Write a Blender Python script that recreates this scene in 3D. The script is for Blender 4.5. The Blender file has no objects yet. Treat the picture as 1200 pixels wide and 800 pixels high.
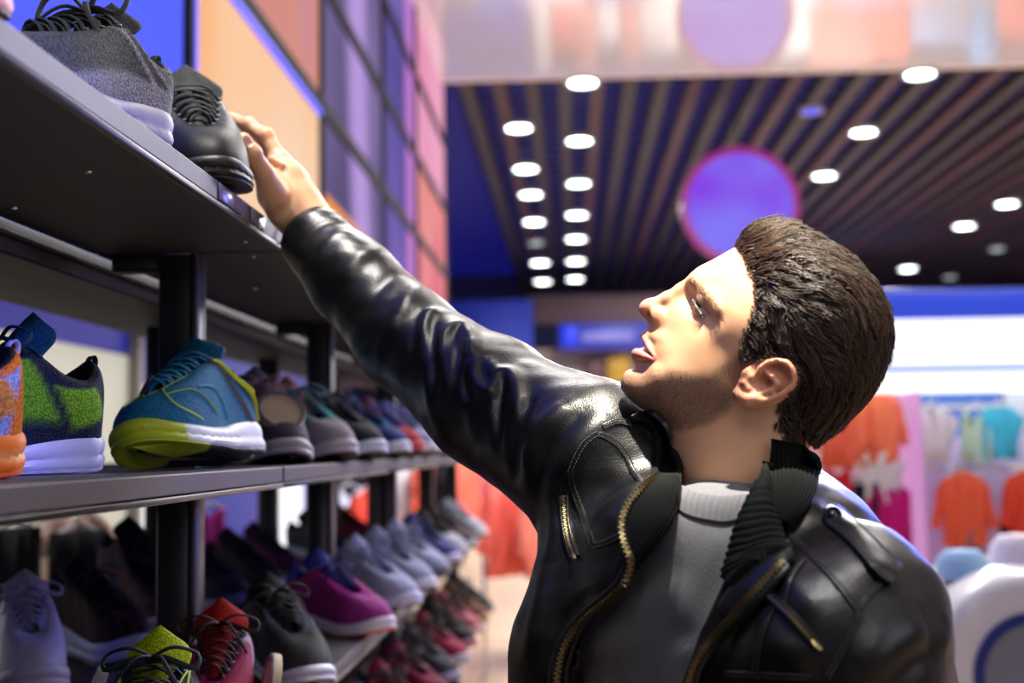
import bpy, math, random
import numpy as np
from mathutils import Vector, Matrix
from mathutils.bvhtree import BVHTree
SC = bpy.context.scene
COL = SC.collection
rnd = random.Random(7)
nrs = np.random.RandomState(11)

# ------------------------------------------------------------------ camera
FPX = 1500.0
CAMZ = 1.5
def _cam_axes():
    a, b, rho = 71/FPX, 124/FPX, 0.018
    y = np.array([a, -b, 1.0]); y /= np.linalg.norm(y)          # world Y in camera (R,U,F) coords
    x = np.array([math.cos(rho), math.sin(rho), 0.0]); x[2] = -(x[0]*y[0]+x[1]*y[1])/y[2]
    x /= np.linalg.norm(x)
    z = np.cross(x, y)
    # (R,U,F) is left handed as written (R x U = -F): fix the sign of z so that it points up
    if z[1] < 0: z = -z
    return x, y, z
_X, _Y, _Z = _cam_axes()
CR = np.array([_X[0], _Y[0], _Z[0]]); CU = np.array([_X[1], _Y[1], _Z[1]]); CF = np.array([_X[2], _Y[2], _Z[2]])
CO = np.array([0.0, 0.0, CAMZ])
def ray(px, py):
    return CF + (px-600)/FPX*CR - (py-400)/FPX*CU
def P(px, py, Y):
    d = ray(px, py); return CO + d*(Y/d[1])
def PX(px, py, x):
    d = ray(px, py); return CO + d*(x/d[0])
def PZ(px, py, z):
    d = ray(px, py); return CO + d*((z-CAMZ)/d[2])
def proj(p):
    v = np.asarray(p, float) - CO
    f = v @ CF
    return 600 + FPX*(v @ CR)/f, 400 - FPX*(v @ CU)/f
cam = bpy.data.cameras.new('camera'); camo = bpy.data.objects.new('camera', cam); COL.objects.link(camo)
M = Matrix(((CR[0], CU[0], -CF[0], CO[0]), (CR[1], CU[1], -CF[1], CO[1]), (CR[2], CU[2], -CF[2], CO[2]), (0, 0, 0, 1)))
camo.matrix_world = M
cam.sensor_width = 36; cam.lens = 36*FPX/1200; cam.clip_end = 100; cam.clip_start = 0.05
cam.dof.use_dof = True; cam.dof.focus_distance = 1.21; cam.dof.aperture_fstop = 3.8
SC.camera = camo

# ------------------------------------------------------------------ colour and materials
def s2l(c):
    return tuple((x/12.92 if x <= .04045 else ((x+.055)/1.055)**2.4) for x in c)
def C255(r, g, b): return (r/255, g/255, b/255)
def hexc(c):
    return C255(int(c[0:2], 16), int(c[2:4], 16), int(c[4:6], 16))
MATS = {}
def mat(name, col, rough=.5, metal=0., emit=0., noise=0., nscale=40., bump=0., bscale=200., spec=.5, coat=0., trans=0., sss=0., alpha=1., aniso=0.):
    """procedural principled material; noise varies its colour, bump its relief"""
    if name in MATS: return MATS[name]
    m = bpy.data.materials.new(name); m.use_nodes = True
    nt = m.node_tree; n = nt.nodes; l = nt.links
    b = n['Principled BSDF']
    c = s2l(hexc(col) if isinstance(col, str) else col)
    b.inputs['Base Color'].default_value = (*c, 1)
    b.inputs['Roughness'].default_value = rough
    b.inputs['Metallic'].default_value = metal
    b.inputs['Specular IOR Level'].default_value = spec
    b.inputs['Coat Weight'].default_value = coat
    b.inputs['Transmission Weight'].default_value = trans
    if sss:
        b.inputs['Subsurface Weight'].default_value = sss
        b.inputs['Subsurface Radius'].default_value = (.012, .004, .002)
        b.inputs['Subsurface Scale'].default_value = 1.0
    if emit:
        b.inputs['Base Color'].default_value = (c[0]*.15, c[1]*.15, c[2]*.15, 1)
        b.inputs['Emission Color'].default_value = (*c, 1); b.inputs['Emission Strength'].default_value = emit
    tc = n.new('ShaderNodeTexCoord')
    nz = n.new('ShaderNodeTexNoise'); nz.inputs['Scale'].default_value = nscale; nz.inputs['Detail'].default_value = 4
    l.new(tc.outputs['Object'], nz.inputs['Vector'])
    mr = n.new('ShaderNodeMapRange'); mr.inputs[3].default_value = 1-max(noise, .03); mr.inputs[4].default_value = 1+max(noise, .03)
    l.new(nz.outputs['Fac'], mr.inputs[0])
    vm = n.new('ShaderNodeVectorMath'); vm.operation = 'SCALE'; vm.inputs[0].default_value = c
    l.new(mr.outputs[0], vm.inputs['Scale'])
    if not emit: l.new(vm.outputs[0], b.inputs['Base Color'])
    if bump:
        nb = n.new('ShaderNodeTexNoise'); nb.inputs['Scale'].default_value = bscale; nb.inputs['Detail'].default_value = 5
        l.new(tc.outputs['Object'], nb.inputs['Vector'])
        bp = n.new('ShaderNodeBump'); bp.inputs['Strength'].default_value = bump; bp.inputs['Distance'].default_value = .002
        l.new(nb.outputs['Fac'], bp.inputs['Height']); l.new(bp.outputs[0], b.inputs['Normal'])
    MATS[name] = m
    return m
def vmat(name, rough=.6, bump=0., bscale=300., metal=0., spec=.5, sss=0., kind='noise', coat=0.):
    """procedural material whose base colour is the mesh's own colour layer 'Col'"""
    if name in MATS: return MATS[name]
    m = mat(name, 'FFFFFF', rough, metal, bump=0, spec=spec, sss=sss, coat=coat)
    nt = m.node_tree; n = nt.nodes; l = nt.links; b = n['Principled BSDF']
    at = n.new('ShaderNodeAttribute'); at.attribute_name = 'Col'
    vm = [x for x in n if x.type == 'VECT_MATH'][0]
    l.new(at.outputs['Color'], vm.inputs[0])
    if bump:
        tc = [x for x in n if x.type == 'TEX_COORD'][0]
        if kind == 'noise':
            t = n.new('ShaderNodeTexNoise'); t.inputs['Scale'].default_value = bscale; t.inputs['Detail'].default_value = 5; o = t.outputs['Fac']
        else:
            t = n.new('ShaderNodeTexVoronoi'); t.inputs['Scale'].default_value = bscale; o = t.outputs['Distance']
        l.new(tc.outputs['Object'], t.inputs['Vector'])
        bp = n.new('ShaderNodeBump'); bp.inputs['Strength'].default_value = bump; bp.inputs['Distance'].default_value = .002
        l.new(o, bp.inputs['Height']); l.new(bp.outputs[0], b.inputs['Normal'])
    return m

# ------------------------------------------------------------------ objects
def tag(o, label=None, cat=None, group=None, kind=None):
    if label: o['label'] = label
    if cat: o['category'] = cat
    if group: o['group'] = group
    if kind: o['kind'] = kind
    return o
def empty(name, loc=(0, 0, 0), rot=(0, 0, 0), **k):
    o = bpy.data.objects.new(name, None); o.location = loc; o.rotation_euler = rot; o.empty_display_size = .05
    COL.objects.link(o); return tag(o, **k)
class MB:
    """collects verts and faces, builds ONE mesh object"""
    def __init__(s): s.v = []; s.f = []; s.m = []; s.c = []; s.n = 0
    def add(s, V, F, mi=0, col=None):
        V = np.asarray(V, float).reshape(-1, 3)
        s.v.append(V); b = s.n; s.n += len(V)
        for f in F: s.f.append(tuple(int(i)+b for i in f))
        s.m += [mi]*len(F)
        s.c.append(np.tile(np.array(col if col is not None else (1, 1, 1), float), (len(V), 1)) if (col is None or np.ndim(col) == 1) else np.asarray(col, float))
        return s
    def grid(s, G, closeu=False, closev=False, mi=0, col=None):
        G = np.asarray(G, float); a, b = G.shape[:2]
        F = []
        for i in range(a if closeu else a-1):
            for j in range(b if closev else b-1):
                i2, j2 = (i+1) % a, (j+1) % b
                F.append((i*b+j, i2*b+j, i2*b+j2, i*b+j2))
        if col is not None and np.ndim(col) == 3: col = np.asarray(col).reshape(-1, 3)
        return s.add(G.reshape(-1, 3), F, mi, col)
    def box(s, lo, hi, bev=0., mi=0, col=None):
        lo = np.array(lo, float); hi = np.array(hi, float)
        if bev <= 0:
            V = [(x, y, z) for x in (lo[0], hi[0]) for y in (lo[1], hi[1]) for z in (lo[2], hi[2])]
            return s.add(V, [(0, 1, 3, 2), (4, 6, 7, 5), (0, 4, 5, 1), (2, 3, 7, 6), (0, 2, 6, 4), (1, 5, 7, 3)], mi, col)
        bev = min(bev, .49*min(hi-lo))
        # chamfered box: rings stacked in z
        def ring(x0, x1, y0, y1, z, c):
            return [(x0+c, y0, z), (x1-c, y0, z), (x1, y0+c, z), (x1, y1-c, z), (x1-c, y1, z), (x0+c, y1, z), (x0, y1-c, z), (x0, y0+c, z)]
        R = []
        for z, i in ((lo[2], bev), (lo[2]+bev*.3, bev*.3), (lo[2]+bev, 0), (hi[2]-bev, 0), (hi[2]-bev*.3, bev*.3), (hi[2], bev)):
            R.append(ring(lo[0]+i, hi[0]-i, lo[1]+i, hi[1]-i, z, bev))
        n0 = s.n
        s.grid(np.array(R), closev=True, mi=mi, col=col)
        s.f.append(tuple(n0+i for i in range(7, -1, -1))); s.m.append(mi)
        s.f.append(tuple(n0+40+i for i in range(8))); s.m.append(mi)
        return s
    def tube(s, pts, r, seg=8, cap=True, flat=1., up=None, mi=0, col=None):
        pts = np.asarray(pts, float); n = len(pts)
        r = np.broadcast_to(np.asarray(r, float), (n,))
        T = np.gradient(pts, axis=0); T /= np.linalg.norm(T, axis=1)[:, None]+1e-12
        u = np.array(up if up is not None else (0, 0, 1), float)
        if up is None and abs(T[0] @ u) > .95: u = np.array((0, 1., 0))
        G = []
        for i in range(n):
            a = np.cross(T[i], u); na = np.linalg.norm(a)
            a = a/na if na > 1e-6 else np.array((1., 0, 0))
            b = np.cross(a, T[i])
            if up is None: u = b
            th = np.linspace(0, 2*math.pi, seg, endpoint=False)
            G.append(pts[i] + r[i]*(np.cos(th)[:, None]*a + flat*np.sin(th)[:, None]*b))
        n0 = s.n
        s.grid(np.array(G), closev=True, mi=mi, col=col)
        if cap:
            s.f.append(tuple(n0+i for i in range(seg))); s.m.append(mi)
            s.f.append(tuple(n0+(n-1)*seg+i for i in range(seg-1, -1, -1))); s.m.append(mi)
        return s
    def lathe(s, prof, seg=24, c=(0, 0, 0), axis='z', mi=0, col=None):
        prof = np.asarray(prof, float); th = np.linspace(0, 2*math.pi, seg, endpoint=False)
        G = np.zeros((len(prof), seg, 3))
        G[:, :, 0] = prof[:, 0:1]*np.cos(th); G[:, :, 1] = prof[:, 0:1]*np.sin(th); G[:, :, 2] = prof[:, 1:2]
        if axis == 'y': G = G[:, :, [0, 2, 1]]
        if axis == 'x': G = G[:, :, [2, 0, 1]]
        return s.grid(G+np.array(c, float), closev=True, mi=mi, col=col)
    def build(s, name, mats, parent=None, smooth=True, xf=None, **k):
        V = np.concatenate(s.v) if s.v else np.zeros((0, 3))
        return meshobj(name, V, s.f, mats, parent, smooth, np.concatenate(s.c) if s.c else None, s.m, xf, **k)
def meshobj(name, V, F, mats, parent=None, smooth=True, col=None, mi=None, xf=None, **k):
    V = np.asarray(V, float)
    if xf is not None:
        Mx = np.array(xf); V = V @ Mx[:3, :3].T + Mx[:3, 3]
    me = bpy.data.meshes.new(name)
    if isinstance(F, np.ndarray):
        nf, k4 = F.shape
        me.vertices.add(len(V)); me.vertices.foreach_set('co', V.astype(np.float32).ravel())
        me.loops.add(nf*k4); me.loops.foreach_set('vertex_index', F.astype(np.int32).ravel())
        me.polygons.add(nf); me.polygons.foreach_set('loop_start', np.arange(0, nf*k4, k4, dtype=np.int32))
        me.polygons.foreach_set('loop_total', np.full(nf, k4, dtype=np.int32))
        me.update(calc_edges=True); me.validate()
    else:
        me.from_pydata(V.tolist(), [], F); me.update()
    if not isinstance(mats, (list, tuple)): mats = [mats]
    for m in mats: me.materials.append(m)
    if mi is not None and len(mats) > 1: me.polygons.foreach_set('material_index', np.array(mi, dtype=np.int32))
    if smooth is True:
        me.polygons.foreach_set('use_smooth', [True]*len(me.polygons))
        if len(me.polygons) < 60000 and not k.get('nosharp'):
            try: me.set_sharp_from_angle(angle=math.radians(42))
            except Exception: pass
    if col is not None:
        ca = me.color_attributes.new('Col', 'FLOAT_COLOR', 'POINT')
        a = np.ones((len(V), 4), np.float32); a[:, :3] = col
        ca.data.foreach_set('color', a.ravel())
    k.pop('nosharp', None)
    o = bpy.data.objects.new(name, me); COL.objects.link(o)
    if parent is not None: o.parent = parent
    return tag(o, **k)
def box(name, lo, hi, m, parent=None, bev=0., **k):
    return MB().box(lo, hi, bev).build(name, m, parent, **k)

def catmull(pts, n, closed=False):
    """n samples of a centripetal-ish Catmull-Rom through pts"""
    p = np.asarray(pts, float); N = len(p)
    t = np.linspace(0, N if closed else N-1, n, endpoint=not closed)
    i = np.floor(t).astype(int)
    if not closed: i = np.clip(i, 0, N-2)
    f = (t-i)[:, None]
    g = (lambda k: p[k % N]) if closed else (lambda k: p[np.clip(k, 0, N-1)])
    p0, p1, p2, p3 = g(i-1), g(i), g(i+1), g(i+2)
    return .5*((2*p1)+(-p0+p2)*f+(2*p0-5*p1+4*p2-p3)*f*f+(-p0+3*p1-3*p2+p3)*f**3)
def resample(pts, n, closed=False):
    q = catmull(pts, 30*len(pts), closed)
    if closed: q = np.vstack([q, q[:1]])
    d = np.r_[0, np.cumsum(np.linalg.norm(np.diff(q, axis=0), axis=1))]
    t = np.linspace(0, d[-1], n, endpoint=not closed)
    return np.stack([np.interp(t, d, q[:, k]) for k in range(q.shape[1])], 1)
def sm(e0, e1, x):
    t = np.clip((x-e0)/(e1-e0), 0, 1); return t*t*(3-2*t)
def area(name, loc, target, size, power, col=(1, 1, 1), spread=None, shape='DISK'):
    L = bpy.data.lights.new(name, 'AREA'); L.energy = power; L.size = size; L.color = col; L.shape = shape
    if spread: L.spread = math.radians(spread)
    o = bpy.data.objects.new(name, L); COL.objects.link(o); o.location = loc
    o.rotation_euler = (Vector(target)-Vector(loc)).to_track_quat('-Z', 'Y').to_euler(); return o
def spot(name, loc, target, power, angle, blend=.3, size=.05, col=(1, 1, 1)):
    L = bpy.data.lights.new(name, 'SPOT'); L.energy = power; L.spot_size = math.radians(angle); L.spot_blend = blend; L.shadow_soft_size = size; L.color = col
    o = bpy.data.objects.new(name, L); COL.objects.link(o); o.location = loc
    o.rotation_euler = (Vector(target)-Vector(loc)).to_track_quat('-Z', 'Y').to_euler(); return o
import bmesh
def poly_sd(px, py, poly):
    """signed distance (negative inside) to a polygon, numpy"""
    poly = np.asarray(poly, float); n = len(poly)
    d = np.full(np.shape(px), 1e18); ins = np.zeros(np.shape(px), bool)
    for i in range(n):
        ax, ay = poly[i]; bx, by = poly[(i+1) % n]
        ex, ey = bx-ax, by-ay; wx, wy_ = px-ax, py-ay
        t = np.clip((wx*ex+wy_*ey)/(ex*ex+ey*ey+1e-20), 0, 1)
        d = np.minimum(d, (wx-ex*t)**2+(wy_-ey*t)**2)
        c = ((ay > py) != (by > py)) & (px < (bx-ax)*(py-ay)/(by-ay+1e-20)+ax)
        ins ^= c
    return np.where(ins, -1, 1)*np.sqrt(d)
# ================================================================== the shop
A_ = .37                                        # shelf front plane is at x = -A_
XF = -A_
JY = [-.23, .70, 1.63, 2.56, 3.49, 4.42, 5.35]  # module joints along the gondola
LEV = [(.70, .775), (-.122, -.052), (-.96, -.89), (-1.81, -1.74)]
LEVZ = [(CAMZ+a*A_, CAMZ+b*A_) for a, b in LEV]
m_steel = mat('charcoal_steel', '3A383B', .38, .55, noise=.06, bump=.05)
m_steel_d = mat('charcoal_steel_dark', '232226', .55, .3, noise=.1)
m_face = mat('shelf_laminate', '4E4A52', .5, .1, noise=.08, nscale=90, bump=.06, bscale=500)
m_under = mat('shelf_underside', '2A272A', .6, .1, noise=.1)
m_chrome = mat('chrome', 'C8CCD0', .15, 1.)
gond = empty('shelf_unit', (0, 0, 0), label='long double-sided charcoal shoe gondola with upright posts and four display levels', cat='shelving')
gond.location = (-.665, 2.5, 0)
def gpart(mb, name, m, parent=None, **k):
    return mb.build(name, m, parent or gond, xf=Matrix.Translation((.665, -2.5, 0)), **k)
for yj in JY[1:]:
    for xc in (-.51, -.84):
        b = MB()
        # U-channel upright: web and two flanges
        b.box((xc-.024, yj-.002, .12), (xc+.018, yj+.045, LEVZ[0][0]), .003)
        b.box((xc+.016, yj-.001, .12), (xc+.026, yj+.045, LEVZ[0][0]), .002)
        gpart(b, 'upright_post', m_steel)
for li, (z0, z1) in enumerate(LEVZ):
    for k in range(len(JY)-1):
        y0, y1 = JY[k]+.004, JY[k+1]-.004
        # front board: slab, rounded nosing, thin lip under it
        b = MB(); b.box((-.62, y0, z0+.006), (XF, y1, z1), .0015)
        sh = gpart(b, 'shelf_board', m_face, smooth=False)
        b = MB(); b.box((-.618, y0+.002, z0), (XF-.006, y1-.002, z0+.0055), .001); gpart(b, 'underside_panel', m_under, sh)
        b = MB(); b.box((XF-.0055, y0, z0-.001), (XF+.002, y1, z0+.005), .001); gpart(b, 'edge_trim', m_steel, sh)
        b = MB(); b.box((-.98, y0, z0+.006), (-.70, y1, z1), .0025)
        gpart(b, 'shelf_board', mat('rear_board', '40372C', .7, .0, noise=.1, nscale=30))
    b = MB(); b.box((-.69, JY[0], z0-.028), (-.645, JY[-1], z0+.012), .003)
    b.box((-.70, JY[0], z0-.010), (-.635, JY[-1], z0-.004), .001)
    gpart(b, 'cross_beam', m_steel_d)
    for yj in JY[1:]:
        b = MB(); b.box((-.60, yj+.008, z0-.022), (-.535, yj+.034, z0+.002), .002); gpart(b, 'bracket', m_steel_d)
b = MB(); b.box((-.97, JY[0], .0), (-.40, JY[-1], .12), .005); gpart(b, 'plinth', m_steel_d)
for q, (yy, xx) in enumerate(((1.14, -.44), (1.55, -.40), (1.67, -.42), (1.30, -.58), (2.0, -.5))):
    b = MB(); b.lathe([(0, -.0015), (.0028, -.0015), (.0034, 0), (.0034, .002)], 12, (xx, yy, LEVZ[0][0]-.0002)); gpart(b, 'screw', m_chrome)
# clear price-strip holders on the top shelf front edge, chrome end clip
for y0, y1, cc in ((1.32, 1.415, '6E6C90'), (1.455, 1.52, '77788A')):
    b = MB(); b.box((XF+.0004, y0, LEVZ[0][0]+.008), (XF+.002, y1, LEVZ[0][1]-.002), .0004)
    gpart(b, 'price_strip', mat('strip_'+cc, cc, .25, .2))
b = MB(); b.tube([(XF+.004, 1.60, LEVZ[0][0]+.004), (XF+.010, 1.604, LEVZ[0][0]+.016), (XF+.006, 1.61, LEVZ[0][1])], .0035, 8); gpart(b, 'end_clip', m_chrome)

# ------------------------------------------------------------------ floor, walls
def wood_floor():
    m = mat('floor_boards', 'CDB294', .35, noise=.08, nscale=3, bump=.03, bscale=60)
    n = m.node_tree.nodes; l = m.node_tree.links; b = n['Principled BSDF']
    tc = n.new('ShaderNodeTexCoord'); br = n.new('ShaderNodeTexBrick'); br.inputs['Scale'].default_value = 1
    br.inputs['Color1'].default_value = (*s2l(hexc('D6BC9C')), 1); br.inputs['Color2'].default_value = (*s2l(hexc('C4A584')), 1)
    br.inputs['Mortar'].default_value = (*s2l(hexc('8C7358')), 1); br.inputs['Mortar Size'].default_value = .004
    br.inputs['Brick Width'].default_value = 1.4; br.inputs['Row Height'].default_value = .16
    l.new(tc.outputs['Object'], br.inputs['Vector']); l.new(br.outputs['Color'], b.inputs['Base Color'])
    return m
box('floor', (-6, -3, -.1), (12, 34, 0), wood_floor(), kind='structure')
box('wall_front', (-6, -3.1, 0), (12, -3, 7), mat('grey_plaster', '8A8A90', .8), kind='structure')
box('wall_right', (12, -3, 0), (12.1, 34, 7), mat('lilac_plaster', 'B9B2CF', .8), kind='structure')
box('wall_left', (-6.1, -3, 0), (-6, 34, 7), mat('grey_plaster2', '8A8A98', .8), kind='structure')
box('wall_back', (-6, 34, 0), (12, 34.1, 7), mat('dark_blue_plaster', '2A3560', .7), kind='structure')

# ------------------------------------------------------------------ light-box wall behind the gondola
WX = -1.4
def wy(px):                                    # depth of a wall seam seen at column px
    return abs(PX(px, 300, WX)[1])
SEAM = [.2, 2.6, wy(216), wy(375), wy(448), wy(487), wy(522)]
ROWS = [CAMZ+WX*-1*s for s in (.62, 1.40, 1.93, 2.47, 3.0, 3.5)]
def artwork(name, c0, c1, c2, strength, streak=None, ang=0., sc=.5):
    """a lit print: soft diagonal bands between three colours, with an optional bright streak"""
    m = bpy.data.materials.new(name); m.use_nodes = True; n = m.node_tree.nodes; l = m.node_tree.links
    n.clear(); out = n.new('ShaderNodeOutputMaterial'); e = n.new('ShaderNodeEmission'); e.inputs['Strength'].default_value = strength
    tc = n.new('ShaderNodeTexCoord'); mp = n.new('ShaderNodeMapping'); mp.inputs['Rotation'].default_value = (ang, 0, 0)
    l.new(tc.outputs['Object'], mp.inputs['Vector'])
    nz = n.new('ShaderNodeTexNoise'); nz.inputs['Scale'].default_value = sc; nz.inputs['Detail'].default_value = 1
    l.new(mp.outputs[0], nz.inputs['Vector'])
    cr = n.new('ShaderNodeValToRGB'); el = cr.color_ramp.elements
    el[0].position = .3; el[0].color = (*s2l(hexc(c0)), 1); el[1].position = .7; el[1].color = (*s2l(hexc(c2)), 1)
    q = el.new(.5); q.color = (*s2l(hexc(c1)), 1)
    l.new(nz.outputs['Fac'], cr.inputs[0]); last = cr.outputs[0]
    if streak:
        wv = n.new('ShaderNodeTexWave'); wv.bands_direction = 'Y'; wv.inputs['Scale'].default_value = .11; wv.inputs['Distortion'].default_value = 4; wv.inputs['Detail'].default_value = 1
        l.new(tc.outputs['Object'], wv.inputs['Vector'])
        c2r = n.new('ShaderNodeValToRGB'); c2r.color_ramp.elements[0].position = .72; c2r.color_ramp.elements[1].position = .99
        l.new(wv.outputs['Fac'], c2r.inputs[0])
        mx = n.new('ShaderNodeMix'); mx.data_type = 'RGBA'; l.new(c2r.outputs[0], mx.inputs[0]); l.new(last, mx.inputs[6]); mx.inputs[7].default_value = (*s2l(hexc(streak)), 1)
        last = mx.outputs[2]
    l.new(last, e.inputs[0]); l.new(e.outputs[0], out.inputs[0]); return m
AW = {
 'blue': ('4A55E8', '4F5CF0', '5A66F5', 1.15, None), 'cream': ('F0CBAE', 'F0BE94', 'EC9A54', 1.12, None),
 'rose': ('C08AA0', 'D89080', 'B48AC0', 1.0, None), 'violet': ('4E4468', '6A5C86', '9A8CB4', 1.5, '9A80B8'),
 'indigo': ('3E3870', '5A4E90', '8668AC', 1.35, 'B070B8'), 'coral': ('E08A86', 'F09A98', 'E47A8A', 1.0, None), 'pink': ('E896B8', 'F0A8C8', 'E884A0', 1.0, None),
 'amber': ('F09A4A', 'F2A45A', 'F0B074', 1.0, None)}
AWM = {k: artwork('lightbox_'+k, *v) for k, v in AW.items()}
lw = empty('light_box_wall', (WX-.1, 7, 0), label='tall wall of backlit blue, orange and violet picture panels in dark frames behind the shelving', cat='light box')
def lpart(mb, name, m, **k):
    return mb.build(name, m, lw, xf=Matrix.Translation((-(WX-.1), -7, 0)), **k)
colkey = {0: 'bbbbb', 1: 'bbbbb', 2: 'crrrr', 3: 'vvvvv', 4: 'iiiii', 5: 'kkppp'}
K = dict(b='blue', c='cream', r='rose', v='violet', i='indigo', k='coral', p='pink')
for ci in range(6):
    for ri in range(5):
        y0, y1 = SEAM[ci]+.03, SEAM[ci+1]-.03
        z0, z1 = ROWS[ri]+.04, ROWS[ri+1]-.05
        b = MB(); b.box((WX-.05, y0, z0), (WX, y1, z1), .004)
        lpart(b, 'picture_panel', AWM[K[colkey[ci][ri]]])
m_frame = mat('lightbox_frame', '0E0D14', .85, spec=.2)
m_led = mat('blue_edge_light', '2020F0', .5, emit=1.3)
for ri in range(6):
    b = MB(); b.box((WX-.08, SEAM[0], ROWS[ri]-.05), (WX+.02, SEAM[-1], ROWS[ri]+.04), .003); lpart(b, 'frame_rail', m_frame)
for ri in (1,):
    b = MB(); b.box((WX+.0, SEAM[2], ROWS[ri]-.075), (WX+.022, SEAM[3]-.03, ROWS[ri]-.045), .003); lpart(b, 'edge_light', m_led)
for ci, s in enumerate(SEAM):
    b = MB(); b.box((WX-.08, s-.035, ROWS[0]), (WX+.025, s+.035, ROWS[-1]), .003); lpart(b, 'frame_post', m_frame)
    if ci in (2,): b = MB(); b.box((WX, s+.03, ROWS[0]), (WX+.03, s+.06, ROWS[1]), .003); lpart(b, 'edge_light', m_led)
# amber lower picture between violet panels
b = MB(); b.add([(WX+.004, SEAM[3]+.05, ROWS[0]), (WX+.004, SEAM[-1]-.05, ROWS[0]), (WX+.004, SEAM[-1]-.05, CAMZ+1.4*1.0), (WX+.004, SEAM[3]+.05, CAMZ+1.4*1.06)], [(0, 1, 2, 3)])
b.add([(WX-.004, SEAM[3]+.05, ROWS[0]), (WX-.004, SEAM[-1]-.05, ROWS[0]), (WX-.004, SEAM[-1]-.05, CAMZ+1.4*1.0), (WX-.004, SEAM[3]+.05, CAMZ+1.4*1.06)], [(3, 2, 1, 0)])
lpart(b, 'amber_band', AWM['amber'])
# ================================================================== ceiling and the far shop
CH = CAMZ+4.08
YE = 13.9
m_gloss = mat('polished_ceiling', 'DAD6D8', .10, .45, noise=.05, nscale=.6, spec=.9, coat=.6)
_b = m_gloss.node_tree.nodes['Principled BSDF']; _b.inputs['Emission Color'].default_value = (.78, .75, .74, 1); _b.inputs['Emission Strength'].default_value = .22   # glow added to brighten the polished ceiling
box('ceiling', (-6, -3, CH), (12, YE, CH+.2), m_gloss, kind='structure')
m_plen = mat('blue_plenum', '14188C', .8, emit=.4)  # the slab itself glows blue, in place of LED lamps above the slats
grid = box('ceiling_open', (-6, YE, CH+.55), (12, 34, CH+.75), m_plen, kind='structure')
box('trim_1', (-6, YE-.03, CH-.01), (12, YE+.05, CH+.55), mat('ceiling_edge', 'D8D2D6', .5), kind='structure')
m_baf = mat('baffle_brown', '262124', .6, noise=.2, nscale=.5)
m_baf2 = mat('baffle_red', '3A212A', .6, noise=.2, nscale=.5)
x = -1.2; k = 0
while x < 12:
    box('ceiling_baffle', (x, YE+.05, CH-.02), (x+.15, 33.9, CH+.12), (m_baf, m_baf2)[k % 3 == 1], parent=grid)
    x += .37; k += 1
m_cross = mat('cross_rail', '20202E', .6)
b = MB()
y = YE+.4
while y < 33.8:
    b.box((-1.3, y, CH+.02), (12, y+.03, CH+.07)); y += .45
b.build('cross_rails', m_cross, grid)
m_lamp = mat('downlight_lamp', 'F4FFFC', .5, emit=14)
m_lampd = mat('downlight_lamp_dim', 'C8D8D4', .5, emit=1.6)
m_lampb = mat('downlight_lamp_blue', '3A48F8', .5, emit=1.5)
m_rim = mat('downlight_rim', 'B8BcC0', .3, .4)
DL = [(683, 97, 0), (608, 150, 0), (679, 165, 0), (616, 198, 0), (678, 215, 0), (622, 228, 0), (676, 252, 0), (626, 260, 0), (675, 280, 0),
      (628, 285, 1), (675, 306, 0), (633, 308, 0), (674, 327, 0), (636, 330, 0), (1078, 87, 0), (1012, 155, 0), (966, 206, 0), (1180, 239, 0),
      (1130, 265, 0), (1064, 315, 0), (951, 130, 2), (1113, 325, 1), (1168, 292, 1)]
def dl_label(i):
    px, py, q = DL[i]
    col = {0: 'round white ceiling downlight', 1: 'dim grey round ceiling downlight', 2: 'small blue-lit round ceiling spot'}[q]
    return col
WHERE = ['lit round downlight at the front edge of the slatted ceiling, above the double row', 'first lit downlight of the left column in the double row', 'second lit downlight of the right column in the double row',
 'second lit downlight of the left column in the double row', 'third lit downlight of the right column in the double row', 'third lit downlight of the left column in the double row', 'fourth lit downlight of the right column in the double row',
 'fourth lit downlight of the left column in the double row', 'fifth lit downlight of the right column in the double row', 'dim unlit-looking downlight in the left column of the double row',
 'sixth lit downlight of the right column in the double row', 'next-to-last lit downlight of the left column in the double row', 'last and smallest downlight of the right column in the double row', 'last and smallest downlight of the left column in the double row',
 'lit downlight at the ceiling edge right of the round purple sign, topmost on that side', 'lit downlight upper right of the round purple sign, second from the ceiling edge', 'lit downlight just right of the round purple sign',
 'lit downlight nearest the right border of the picture', 'small lit downlight left of and below the one at the right border', "smaller lit downlight just above the man's back hair near the blue fascia", 'small blue-lit spot above and right of the round purple sign',
 'faint grey downlight beside the blue fascia, lowest on the right', 'faint grey downlight under the one at the right border']
for i, (px, py, q) in enumerate(DL):
    p = PZ(px, py, CH-.03)
    e = empty('downlight', tuple(p), label=WHERE[i], cat='ceiling light', group='round downlights in the slatted ceiling')
    r = .15 if q == 0 else .12
    r *= 1+.25*min(1, max(0, (p[1]-16)/12))
    b = MB(); b.lathe([(r*1.02, .03), (r*1.02, -.01), (r*1.22, -.014), (r*1.25, .0), (r*1.25, .05)], 24); b.build('rim', m_rim, e)
    b = MB(); b.lathe([(0.001, -.012), (r*.7, -.010), (r, .0), (r, .02)], 24); b.build('lamp', (m_lamp, m_lampd, m_lampb)[q], e)

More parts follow.
